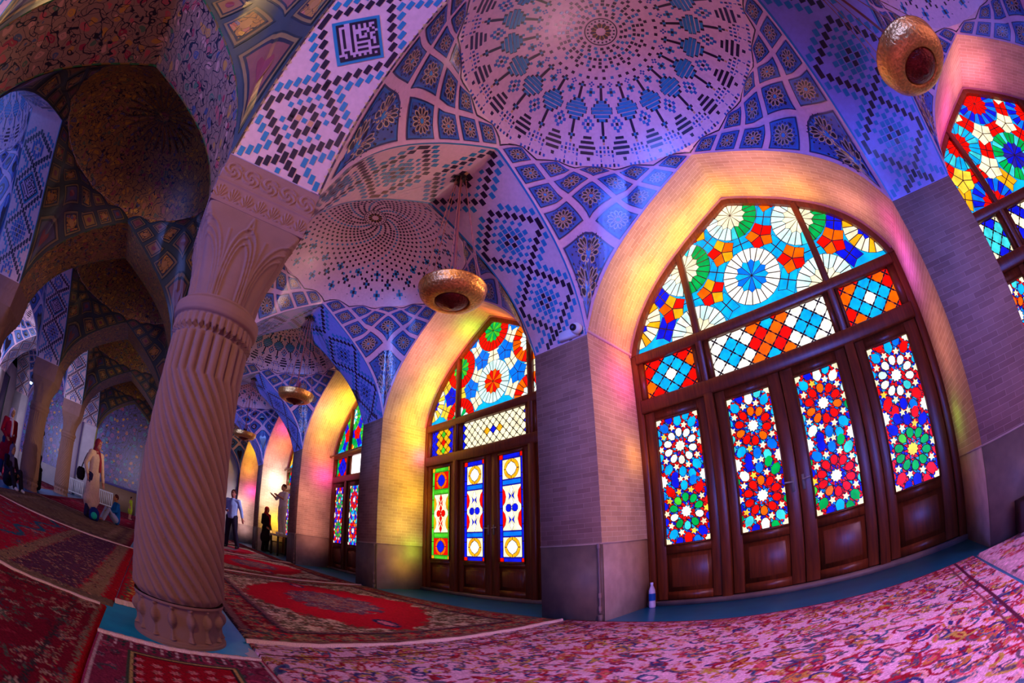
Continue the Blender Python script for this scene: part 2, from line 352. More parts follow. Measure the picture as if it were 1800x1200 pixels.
# ------------------------------------------------------------------ plan of the hall (layout units)
L, W, B, D = 4.667, 1.0, 4.082, 1.283       # bay opening, pier width, aisle width, window recess depth
PX, PY = L+W, B+W
HS, HD = 3.954, 1.055                       # springing height, dado height
HW, HT = 2.18, 2.09                         # rise of long arches / of cross arches
X1 = 0.28                                   # widening of cross arches at their crown
_t = np.array([0, .012, .03, .05, .08, .12, .18, .24, .3, .37, .45, .52, .6, .68, .755, .88, 1])
_z = np.array([0, .045, .10, .15, .215, .295, .385, .46, .525, .59, .655, .707, .765, .815, .862, .935, 1])
def prof(t): return np.interp(np.clip(t, 0, 1), _t, _z)
def wid(t): return X1*np.clip(t, 0, 1)**.75
class Arc:
    """pointed arch in (h, z): h in [0, span]; arclength table"""
    def __init__(s, span, rise, y0=0.0):
        s.span, s.rise = span, rise
        a = np.concatenate([np.linspace(0, .1, 40)[:-1], np.linspace(.1, 1, 80)])
        v = np.concatenate([a/2, 1-a[::-1][1:]/2]); s.v = v
        h = v*span; z = rise*prof(s.t(v))
        s.s = np.concatenate([[0], np.cumsum(np.hypot(np.diff(h), np.diff(z)))]); s.len = s.s[-1]
    def t(s, v): return 1-np.abs(2*v-1)
    def at(s, sl):
        v = np.interp(sl, s.s, s.v); t = s.t(v)
        return v*s.span, s.rise*prof(t), t

BG = (216, 176, 190); DK = (34, 22, 48); TQ = (34, 128, 176); BL = (48, 92, 170); OR = (205, 150, 110)
KUFIC = ["###..##########", "#....#.#.#.#..#", "#.#..#.#.#.#.##", "#.#..#......#.#", "#.#..#...##.##.", "#.#..#.#.#.#..#",
         "#.#..#.#...#.##", "#.#..#.#####..#", "#.#..#......#.#", "#.#..#.####.#.#", "#....#......###", "#.##.#.####....",
         "...#........###", "##.##.#.#.#.#.#", "###############"]
def rect(u, s, w, h): return [(u-w/2, s-h/2), (u+w/2, s-h/2), (u+w/2, s+h/2), (u-w/2, s+h/2)]
def soffit_tiles(length, style):
    P, C = [], []; KP, KC = [[], [], []], [[], [], []]
    n = 13; pitch = .92/n; us = (np.arange(n)-(n-1)/2)*pitch
    def put(u, s, w, h, c):
        if abs(u) < .47 and .03 < s < length-.03: P.append(rect(u, s, w, h)); C.append(c)
    def lozenge(c0, hh, kind):
        k = hh/.46
        for i, u in enumerate(us):
            e = hh-abs(u)*k
            for sg in (-1, 1):
                put(u, c0+sg*e, .055, .105, DK)
                if abs(u) < .40 and e > .22 and kind != 'kufic': put(u, c0+sg*(e-.14), .048, .055, TQ)
                if style in 'CD' and e > .12: put(u+pitch*.5, c0+sg*(e-.07), .026, .03, DK)
                if abs(u) > .13:      # corners outside the lozenge
                    o = hh-(.46-abs(u))*k*1.0
                    ee = e+.16
                    if ee < hh*1.02: put(u, c0+sg*ee, .052, .10, TQ)
        if kind == 'small':
            for i, u in enumerate(us):
                e = .15-abs(u)*k
                if e > -.001:
                    for sg in (-1, 1): put(u, c0+sg*e, .055, .10, DK if style in 'AB' else BL)
            put(0, c0, .05, .05, TQ)
            for a in (-1, 1): put(a*pitch, c0, .05, .06, OR)
        elif kind == 'cluster':
            for i, u in enumerate(us):
                for j in range(-3, 4):
                    if abs(u)/pitch+abs(j) < 3.6:
                        put(u, c0+j*.085, .056, .072, DK if (abs(round(u/pitch)) + abs(j)) == 1 else BL if style in 'CD' else TQ)
        elif kind == 'kufic':
            K = len(KUFIC); a = .245; ca = math.cos(PI/4*.95); sa = math.sin(PI/4*.95)
            def rot(x, y): return (x*ca-y*sa, c0+(x*sa+y*ca))
            
            for gi in range(10):
                for gj in range(10):
                    for lay, hb, cc_ in ((0, a, TQ), (1, a*.86, (196, 160, 196))):
                        g0, g1, g2, g3 = -hb+2*hb*gi/10, -hb+2*hb*(gi+1)/10, -hb+2*hb*gj/10, -hb+2*hb*(gj+1)/10
                        KP[lay].append([rot(*q) for q in ((g0, g2), (g1, g2), (g1, g3), (g0, g3))]); KC[lay].append(cc_)
            b_ = a*.86
            cs = 2*b_/K
            for r, row in enumerate(KUFIC):
                for q, ch in enumerate(row):
                    if ch == '#':
                        x, y = -b_+q*cs, b_-(r+1)*cs
                        KP[2].append([rot(*w_) for w_ in ((x, y), (x+cs, y), (x+cs, y+cs), (x, y+cs))]); KC[2].append(DK)
    half = length/2
    if style == 'A': cs = [(-.12, .3, ''), (.62, .42, 'small'), (1.62, .56, 'kufic'), (2.62, .42, 'small')]
    elif style in 'BD': cs = [(-.1, .3, ''), (.72, .52, 'cluster'), (1.78, .52, 'cluster')]
    else: cs = [(0.1, .40, 'small'), (.92, .42, 'cluster'), (1.80, .46, 'kufic'), (2.6, .34, 'small')]
    for c0, hh, kd in cs:
        if c0+hh > half+.5: continue
        lozenge(c0, hh, kd); lozenge(length-c0, hh, kd) if abs(length-2*c0) > .05 else None
    if style in 'BD':
        lozenge(half, .5, 'small')
    return [(P, C, .004)]+[(KP[i], KC[i], .006+.002*i) for i in range(3)]

def edge_polys(length, style):
    P, C = [], []
    n = int(length/.08)
    for k in range(n):
        s0, s1 = k*length/n, (k+1)*length/n
        for sg in (-1, 1):
            a, b = sorted((sg*.5, sg*.478)); P.append([(a, s0), (b, s0), (b, s1), (a, s1)]); C.append(TQ if style != 'A' else (60, 40, 56))
            if style == 'A':
                m_ = (s0+s1)/2; P.append([(sg*.499, s0), (sg*.455, m_), (sg*.499, s1)]); C.append((214, 176, 130))
    return P, C

def cross_arch(xc, y0, style, rise=HT, bg=BG, detail=True, mat2=None):
    """arch along Y between (xc, y0) and (xc, y0+B); soffit W wide in X, wider at its crown"""
    A = Arc(B, rise)
    def mp(off):
        def f(u, s):
            h, z, t = A.at(s); h2, z2, _ = A.at(s+.02); h1, z1, _ = A.at(s-.02)
            dy, dz = h2-h1, z2-z1; l = np.hypot(dy, dz)+1e-9
            x = xc+u*(W+2*wid(t))
            return np.stack([x, y0+h+dz/l*off, HS+z-dy/l*off], -1)
        return f
    mb = MB(); ss = np.linspace(0, A.len, 71); uu = np.linspace(-.5, .5, 9)
    U, SS = np.meshgrid(uu, ss, indexing='ij')
    mb.grid(mp(0)(U, SS), bg, 0, uv=np.stack([U, SS], -1), flip=True)
    if detail:
        [mb.polys(P, C, mp(o_), 1) for P, C, o_ in soffit_tiles(A.len, style)]
        P, C = edge_polys(A.len, style); mb.polys(P, C, mp(.003), 1)
    else:
        P, C = edge_polys(A.len, 'B'); C = [((40, 120, 60), (150, 110, 40))[(q//4) % 2] for q in range(len(C))]; mb.polys(P, C, mp(.003), 1)
    return mb.build('cross_arch', [mat2 or M_tileground, M_tile], smooth=[0])

def long_arch(x0, yc, style, rise=HW, bg=BG, detail=True, mat2=None):
    A = Arc(L, rise)
    def mp(off):
        def f(u, s):
            h, z, t = A.at(s); h2, z2, _ = A.at(s+.02); h1, z1, _ = A.at(s-.02)
            dy, dz = h2-h1, z2-z1; l = np.hypot(dy, dz)+1e-9
            return np.stack([x0+h+dz/l*off, yc+u*W, HS+z-dy/l*off], -1)
        return f
    mb = MB(); ss = np.linspace(0, A.len, 71); uu = np.linspace(-.5, .5, 7)
    U, SS = np.meshgrid(uu, ss, indexing='ij')
    mb.grid(mp(0)(U, SS), bg, 0, uv=np.stack([U, SS], -1))
    if detail:
        [mb.polys([p[::-1] for p in P], C, mp(o_), 1) for P, C, o_ in soffit_tiles(A.len, style)]
        P, C = edge_polys(A.len, style); mb.polys(P, C, mp(.003), 1)
    return mb.build('long_arch', [mat2 or M_tileground, M_tile], smooth=[0])

# ---- vaults
R0, ZAP = 1.88, 7.163
def zdome(r): return 6.0+(ZAP-6.0)*np.maximum(1-(np.asarray(r)/1.95)**2.2, 0)**.75
ZR = float(zdome(R0))
def vault_maps(cx, cy):
    hx, hy = L/2, B/2
    def bound(phi):
        """point on the arch edges seen in direction phi (degrees)"""
        p = np.mod(phi, 360); q = (p//90).astype(int); f = p-q*90          # 0..90 in the quarter
        sx = np.where((q == 0) | (q == 3), 1, -1); sy = np.where((q == 0) | (q == 1), 1, -1)
        f = np.where((q == 0) | (q == 2), f, 90-f)                          # measured from the X axis
        m_ = np.abs(f-45)/9.0                                               # 0 corner .. 5 crown
        t = np.clip(1-np.tan((1-m_/5)*PI/4), 0, 1)**.85
        onY = f >= 45                                                       # towards the Y sides
        x = np.where(onY, hx*(1-t), hx-wid(t)); y = np.where(onY, hy, hy*(1-t))
        z = HS+np.where(onY, HW, HT)*prof(t)
        return sx*x, sy*y, z, m_
    def pos(phi, sg, off=0.0):
        phi = np.asarray(phi, float); sg = np.asarray(sg, float)
        bx, by, bz, m_ = bound(phi)
        q = np.clip((6-sg)/np.maximum(6-m_, 1e-6), 0, 1.0)
        fr = q**np.clip(1.75-.3*m_, 1.15, 2); fz = q**np.clip(2.9-1.0*m_, 1.45, 3)
        a = np.radians(phi); rx, ry = R0*np.cos(a), R0*np.sin(a)
        x = rx+(bx-rx)*fr; y = ry+(by-ry)*fr; z = ZR+(bz-ZR)*fz
        # offset towards the room: down and inwards
        d = np.hypot(x, y); x = x-x/d*off*.7; y = y-y/d*off*.7; z = z-off*.7
        return np.stack([cx+x, cy+y, z], -1)
    def posq(quarter):
        def f(a, b, off=0.0):
            return pos(45+9*(a-b)+90*quarter, a+b, off)
        return f
    def dome(phi, r, off=0.0):
        a = np.radians(phi); r = np.asarray(r, float)
        rr = r*(1-off*.3); z = zdome(r)-off
        return np.stack([cx+rr*np.cos(a), cy+rr*np.sin(a), z], -1)
    return pos, posq, dome

def ros(cx, cy, r, n, pal, rot=0.0):
    """tile rosette polygons: returns layered list of (poly, colour, layer)"""
    out = []
    dark, light, star, mid = pal
    for k in range(n):
        a = rot+2*PI*k/n; da = PI/n*.80
        pt = lambda rr, aa: (cx+rr*r*math.cos(aa), cy+rr*r*math.sin(aa))
        out.append(([pt(.36, a), pt(.62, a-PI/n*1.05), pt(.92, a-da*.95), pt(1.08, a), pt(.92, a+da*.95), pt(.62, a+PI/n*1.05)], light, 0))
        out.append(([pt(.42, a), pt(.62, a-da*.82), pt(.86, a-da*.68), pt(.98, a), pt(.86, a+da*.68), pt(.62, a+da*.82)], dark, 1))
        out.append(([pt(1.12, a+PI/n-.07), pt(1.22, a+PI/n), pt(1.12, a+PI/n+.07), pt(1.02, a+PI/n)], dark, 1)); out.append(([pt(1.22, a-.06), pt(1.34, a), pt(1.22, a+.06), pt(1.16, a)], dark, 1))
        out.append(([pt(.18, a), pt(.34, a-da*.8), pt(.46, a), pt(.34, a+da*.8)], light, 1))
    out.append(([(cx+.44*r*math.cos(2*PI*k/12), cy+.44*r*math.sin(2*PI*k/12)) for k in range(12)], (120, 70, 80), 0))
    out.append(([(cx+.2*r*math.cos(2*PI*k/10), cy+.2*r*math.sin(2*PI*k/10)) for k in range(10)], star, 2))
    return out

def dome_tiles(kind):
    """polygons in (phi, r)"""
    P, C = [], []
    def q(ph, r, wu, hu, c, slant=0.0):
        """tile centred (ph, r), wu wide (units along circle), hu radial"""
        wu *= 1.30; hu *= 1.20; r = max(r, .05); dw = math.degrees(wu/2/r)
        sl = math.degrees(slant/2/r)
        P.append([(ph-dw-sl, r-hu/2), (ph+dw-sl, r-hu/2), (ph+dw+sl, r+hu/2), (ph-dw+sl, r+hu/2)]); C.append(c)
    def cross(ph, r, c, cc=None, s=.032):
        for a, b in ((1, 0), (-1, 0), (0, 1), (0, -1)): q(ph+math.degrees(a*s*1.25/r), r+b*s*1.25, s, s, c)
        if cc: q(ph, r, s, s, cc)
    n = 20
    if kind == 'A':
        for ring, (r, cnt, c) in enumerate([(.30, 20, DK), (.36, 20, DK), (.42, 20, TQ), (.48, 40, DK), (.54, 20, DK), (.60, 40, DK), (.66, 20, DK), (.72, 20, TQ), (.78, 40, DK)]):
            for k in range(cnt):
                if ring > 3 and (k*7+ring*3) % 7 == 0: continue
                q(360*k/cnt+(9 if ring % 2 else 0)*20/cnt+4.5*(ring % 3), r, .037, .037, c if (k+ring) % 4 else TQ)
        for k in range(n):
            ph = k*18+4; ph2 = ph+9
            cross(ph, .91, DK, TQ, .030)
            q(ph, 1.03, .032, .15, DK)                       # dark bar
            cross(ph2, 1.00, TQ, DK, .034); cross(ph2+.1, .88, BL, None, .022); q(ph2+5, 1.10, .03, .03, TQ); q(ph2-5, 1.10, .03, .03, TQ)
            for j, (dr, wu) in enumerate([(-.125, .07), (-.075, .16), (-.025, .24), (.025, .24), (.075, .17), (.125, .08)]):   # stacked bars
                q(ph, 1.26+dr, wu, .034, TQ)
                for sg in (-1, 1): q(ph+math.degrees(sg*(wu/2+.025)/(1.26+dr)), 1.26+dr, .032, .036, DK)
            q(ph, 1.26, .04, .036, OR)
            q(ph, 1.47, .032, .14, DK); cross(ph, 1.59, DK, TQ, .028)
            for da, dr in ((0, 0), (-.075, 0), (.075, 0), (0, .08), (0, -.08), (-.04, .045), (.04, .045), (-.04, -.045), (.04, -.045)):
                q(ph2+math.degrees(da/1.44), 1.44+dr, .034, .034, DK if da == 0 and dr == 0 else (TQ if abs(da)+abs(dr) < .09 and da*dr != 0 else BL))
            for j in range(5):                                  # brick stacks of slanted dark bars at the rim
                wu = [.10, .16, .20, .16, .10][j]
                q(ph2, 1.60+j*.055, wu, .026, DK)
            for j in range(6):                                  # dotted triangles
                for i in range(-3, 4):
                    if abs(i)+(5-j)*.0 < 1+j*.55: q(ph+i*2.0, 1.66+j*.042, .024, .024, BL if (i+j) % 3 else (OR if i == 0 else DK))
    else:
        arms = 36
        for j in range(26):
            r = .27+j*.047 + j*j*.0004
            if r > 1.5: break
            for k in range(arms):
                if r < .5 and k % 2: continue
                q(k*360/arms+j*5.2, r, .036, .036, DK if (k % 6) else TQ)
        for k in range(n):
            for jj, (rr, off) in enumerate(((1.40, 0), (1.58, 9), (1.74, 0))):
                cross(k*18+off, rr, DK if jj % 2 else TQ, TQ if jj % 2 else DK, .04)
            for rr, off in ((1.50, 4.5), (1.50, 13.5), (1.66, 4.5), (1.66, 13.5), (1.80, 9), (1.80, 4), (1.80, 14)):
                q(k*18+off, rr, .036, .036, DK)
    # medallion
    for k in range(40):
        a = 9*k; P.append([(a+.5, .205), (a+8.5, .205), (a+8.5, .175), (a+.5, .175)]); C.append(DK if k % 2 else (210, 190, 200))
        P.append([(a, .24), (a+9, .24), (a+9, .222), (a, .222)]); C.append(DK)
    for k in range(12):
        a = 30*k; P.append([(a-11, .07), (a+11, .07), (a+12, .135), (a, .16), (a-12, .135)]); C.append(DK if k % 2 else (70, 40, 30))
        P.append([(a+8, .075), (a+22, .075), (a+18, .13), (a+12, .13)]); C.append((200, 150, 50))
    return P, C

def vault(ix, iy, kind, style='tile'):
    cx = L/2-ix*PX; cy = -B/2-iy*PY
    pos, posq, dome = vault_maps(cx, cy)
    mb = MB()
    if style == 'tile': rib, bg, zig, fieldc, brd = (205, 160, 190), BG, DK, (56, 84, 160), (34, 100, 180)
    else: rib, bg, zig, fieldc, brd = (46, 56, 62), (110, 80, 70), (26, 44, 50), (92, 70, 46), (120, 96, 60)
    # pendentives: grid in (phi, sigma-fraction)
    ph = np.linspace(0, 360, 241)[:-1]; fr = np.linspace(0, 1, 36)
    PH, FR = np.meshgrid(ph, fr, indexing='ij')
    f = np.mod(PH, 90); m_ = np.abs(f-45)/9.0
    V = pos(PH, m_+(6-m_)*FR)
    V = np.concatenate([V, V[:1]])
    mb.grid(V, rib, 0)
    pr_ = np.linspace(0, 360, 61); rr = np.concatenate([[0.0], np.linspace(.02, 1, 16)])*R0
    PH, RR = np.meshgrid(pr_, rr, indexing='ij')
    mb.grid(dome(PH, RR), bg, 2 if style != 'tile' else 0, flip=True)
    # dome field down to the zigzag line
    P, C = [], []; P2 = []
    for k in range(20):
        a0, a1, a2 = 18*k-9, 18*k, 18*k+9       # inner tooth at a0,a2; outer at a1
        for (s_, e_, v0, v1) in ((a0, a1, 5.85, 5.15), (a1, a2, 5.15, 5.85)):
            N_ = 3
            for j in range(N_):
                x0, x1_ = s_+(e_-s_)*j/N_, s_+(e_-s_)*(j+1)/N_; w0, w1 = v0+(v1-v0)*j/N_, v0+(v1-v0)*(j+1)/N_
                P.append([(x0, w0), (x1_, w1), (x1_, 6), (x0, 6)])
                P2.append([(x0, w0-.0), (x1_, w1-.0), (x1_, w1+.16), (x0, w0+.16)])
    mb.polys(P, [bg]*len(P), lambda a, b: pos(a, b, .003), 2 if style != 'tile' else 0)
    mb.polys(P2, [zig]*len(P2), lambda a, b: pos(a, b, .006), 1)
    if style == 'tile':
        P, C = dome_tiles(kind); mb.polys(P, C, lambda a, b: dome(a, b, .004), 1)
    else:
        for k in range(24):      # painted rays around the crown
            a = 15*k
            mb.polys([[(a-4, .12), (a+4, .12), (a+1.5, .85), (a-1.5, .85)]], [(90, 66, 50)], lambda x, y: dome(x, y, .003), 1)
    # diamond panels
    near = ix in (-1, 0, 1, 2) and iy <= 1
    for qd in range(4):
        mapq = posq(qd)
        for i in range(5):
            for j in range(5-i):
                row = i+j; mg = .13 if row < 4 else .15
                lo, hi = mg, 1-mg
                def sub(a0, a1, b0, b1, n=4):
                    e = []
                    for t in np.linspace(0, 1, n, endpoint=False): e.append((a0+(a1-a0)*t, b0))
                    for t in np.linspace(0, 1, n, endpoint=False): e.append((a1, b0+(b1-b0)*t))
                    for t in np.linspace(0, 1, n, endpoint=False): e.append((a1-(a1-a0)*t, b1))
                    for t in np.linspace(0, 1, n, endpoint=False): e.append((a0, b1-(b1-b0)*t))
                    return e
                def fm(off):
                    return lambda a, b: mapq(i+a, j+b, off)
                def gridpatch(lo, hi, c, off, mat):
                    aa = np.linspace(lo, hi, 9); A_, B_ = np.meshgrid(aa, aa, indexing='ij')
                    mb.grid(fm(off)(A_, B_), c, mat)
                gridpatch(lo-.035, hi+.035, (30, 40, 90) if style == 'tile' else (26, 40, 44), .009, 1)
                gridpatch(lo, hi, brd, .013, 1)
                if style == 'tile':
                    gridpatch(lo+.05, hi-.05, fieldc, .017, 1)
                    if near:
                        pal = ((22, 12, 34), (196, 166, 130), (40, 130, 200), BL)
                        if (row == 0):
                            R_ = ros(.31, .31, .19, 10, pal)+ros(.63, .63, .235, 12, pal, .3)
                            for k in range(14):
                                a = 2*PI*k/14; R_.append(([(.5+.34*math.cos(a)+dx, .5+.34*math.sin(a)+dy) for dx, dy in ((-.025, 0), (0, -.025), (.025, 0), (0, .025))], (22, 12, 34), 1))
                        else:
                            R_ = ros(.5, .5, .27, 10 if row > 1 else 12, pal, .1*row)
                            for ax, ay in ((.27, .27), (.73, .27), (.27, .73), (.73, .73)):
                                R_.append(([(ax-.05, ay), (ax, ay-.05), (ax+.05, ay), (ax, ay+.05)], (22, 12, 34), 1))
                        for lay in (0, 1, 2):
                            PP = [p for p, c, l in R_ if l == lay]; CC = [c for p, c, l in R_ if l == lay]
                            mb.polys(PP, CC, fm(.019+.003*lay), 1)
                    else:
                        for (a_, b_, r_2, c_) in ((.5, .5, .24, (22, 12, 34)), (.5, .5, .13, (150, 140, 180)), (.5, .5, .07, (30, 60, 150))):
                            mb.polys([[(a_+r_2*math.cos(2*PI*k/8), b_+r_2*math.sin(2*PI*k/8)) for k in range(8)]], [c_], fm(.020+.006*(.3-r_2)*4), 1)
                else:
                    gridpatch(lo+.06, hi-.06, (30, 34, 44), .017, 1)
                    cc = [(140, 104, 44), (120, 70, 60), (70, 66, 96), (132, 92, 60)][(i*3+j+qd) % 4]
                    gridpatch(lo+.11, hi-.11, cc, .020, 2 if (i+j) % 2 else 1)
                    mb.polys([[(.5+.13*math.cos(2*PI*k/8), .5+.13*math.sin(2*PI*k/8)) for k in range(8)]], [(160, 110, 60) if (i+j) % 2 else (120, 50, 60)], fm(.024), 1)
    o = mb.build('ceiling', [M_tileground if style == 'tile' else M_tile, M_tile, M_floral], smooth=[0, 2])
    tag(o, kind='structure')
    return o

# ------------------------------------------------------------------ shell
NB = 5            # bays 0..NB run to the end wall, bay -1 is beside the photographer
XE = -4*PX-W*.5   # end wall plane
for ix in range(-1, NB+1):
    if ix == NB: continue
    vault(ix, 0, 'A' if ix % 2 == 0 else 'B')
    vault(ix, 1, 'A', 'floral')
for ix in range(0, NB): vault(ix, 2, 'A' if ix % 2 else 'B')
def arch_tag(o): return tag(o, kind='structure')
for k in range(-2, 5):
    xc = -k*PX-W/2
    arch_tag(cross_arch(xc, -B, 'B' if k < 1 else 'D', bg=BG if k == 0 else (136, 132, 208)))
    if -2 < k: arch_tag(cross_arch(xc, -B-PY, 'B', detail=False, mat2=M_floralpink if k == 0 else M_floral))
    if k > -1: arch_tag(cross_arch(xc, -B-2*PY, 'C', detail=(k < 4)))
for ix in range(-1, NB):
    x0 = -ix*PX
    arch_tag(long_arch(x0, -B-W/2, 'A'))
    arch_tag(long_arch(x0, -B-PY-W/2, 'C'))
    if ix > 0: arch_tag(long_arch(x0, -3*PY+W/2, 'C', detail=(ix > 1)))

def base_floor():
    mb = MB(); mb.box((XE-.5, -3*PY-1.2, -.15), (9.5, D+.6, 0), (255, 255, 255))
    o = mb.build('floor', M_bluefloor); tag(o, kind='structure')
base_floor()

# window wall: piers with reveals
def pier(k):
    x1 = -k*PX; x0 = x1-W
    mb = MB()
    mb.box((x0, 0, HD), (x1, D+.35, HS), (200, 200, 200), 0)
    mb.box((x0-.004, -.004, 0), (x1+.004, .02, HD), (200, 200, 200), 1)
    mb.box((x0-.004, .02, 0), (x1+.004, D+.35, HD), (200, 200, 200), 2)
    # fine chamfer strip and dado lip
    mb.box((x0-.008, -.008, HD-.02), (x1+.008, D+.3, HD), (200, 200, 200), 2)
    o = mb.build('wall_window', [M_pier, M_dado, M_dado_lit]); tag(o, kind='structure')
    return o
for k in range(-2, 5): pier(k)

def reveal(ix, brick=True):
    """barrel of the window recess above the springing, its edge band and the wall that carries it"""
    x0 = -ix*PX; A = Arc(L, HW)
    ss = np.linspace(0, A.len, 101); yy = np.linspace(0, D+.02, 5)
    Y, SS = np.meshgrid(yy, ss, indexing='ij')
    h, z, t = A.at(SS)
    mb = MB()
    mb.grid(np.stack([x0+h, Y, HS+z], -1), (200, 200, 200), 0, uv=np.stack([SS*S, Y*S], -1))
    # jamb skins above the dado share the same brick
    for sx, xx in ((0, x0+.003), (1, x0+L-.003)):
        V = np.array([[(xx, 0, HD), (xx, D, HD)], [(xx, 0, HS), (xx, D, HS)]], float)
        mb.grid(V, (200, 200, 200), 0, uv=np.array([[(0, 0), (D*S, 0)], [(0, 2.3), (D*S, 2.3)]]))
    # pale edge band
    h, z, t = A.at(ss)
    inn = np.stack([x0+h, np.full_like(h, -.006), HS+z], -1)
    hc = np.clip((h-L/2), -9, 9)
    out = inn+np.stack([np.sign(hc)*-0.0*h, 0*h, 0*h], -1)
    dh = np.gradient(h, ss); dz = np.gradient(z, ss); l = np.hypot(dh, dz)
    out = inn+np.stack([-dz/l*.05, 0*h, dh/l*.05], -1)
    mb.grid(np.stack([inn, out]), (196, 156, 190), 1)
    o = mb.build('wall_window', [M_brick, M_paint], smooth=[0]); tag(o, kind='structure')
for ix in range(-1, NB): reveal(ix)
# last recess beside the end wall is part-height of the same row
def back_fill():
    # masonry behind the windows so that no daylight leaks over the recess
    mb = MB()
    mb.box((XE-.5, D+.34, 0), (9.5, D+.6, 7.5), (150, 130, 130))
    o = mb.build('wall_outer', M_plaster); tag(o, kind='structure')
back_fill()

# end wall with arched panels, seen down the aisles
def end_wall():
    mb = MB()
    mb.box((XE-.4, -3*PY-1.2, 0), (XE, D+.6, 7.5), (190, 180, 200), 0)
    for iy, (m_, zlo) in enumerate(((0, 1.1), (1, 1.3), (2, 1.0))):
        A = Arc(B, HT+.03); y0 = -B-iy*PY
        ss = np.linspace(0, A.len, 60); h, z, t = A.at(ss)
        pts = [(XE+.012, y0+h[i], HS+z[i]) for i in range(len(ss))]
        pts = [(XE+.012, y0, zlo)]+pts+[(XE+.012, y0+B, zlo)]
        if iy: mb.add(np.array(pts), [tuple(range(len(pts)))[::-1]], (200, 200, 200), 1 if iy == 1 else 2)
        # moulded rim
        mb.tube([(XE+.03, p[1], p[2]) for p in pts], .05, 6, (150, 140, 70) if iy == 1 else (120, 110, 190), 3)
    # tan dado below the tiled panel
    mb.box((XE, -B-PY, 0), (XE+.03, -B-W, 1.3), (150, 120, 100), 3)
    mb.box((XE, -B-PY, 1.22), (XE+.05, -B-W, 1.34), (90, 80, 150), 3)
    for iy in range(4):
        yb = -iy*PY
        mb.box((XE, yb-W if iy else 0, 0), (XE+.45, yb if iy else .01, HS), (196, 180, 200), 3)
    o = mb.build('wall_end', [M_plaster, M_floralblue, M_floralblue, M_paint]); tag(o, kind='structure')
end_wall()
# courtyard wall beyond the third aisle
def court_wall():
    mb = MB(); y = -3*PY+.0
    mb.box((XE-.4, y-.5, 0), (-6.5, y, 7.3)); mb.box((-6.4, y-.5, 0), (-5.2, y, 7.3))
    mb.box((XE-.4, y-.5, 5.0), (9, y, 7.3))
    for k in (2, 3, 4): mb.box((-k*PX-W, y, 0), (-k*PX, y+W, HS))
    o = mb.build('wall_courtyard', M_plaster); tag(o, kind='structure')
court_wall()

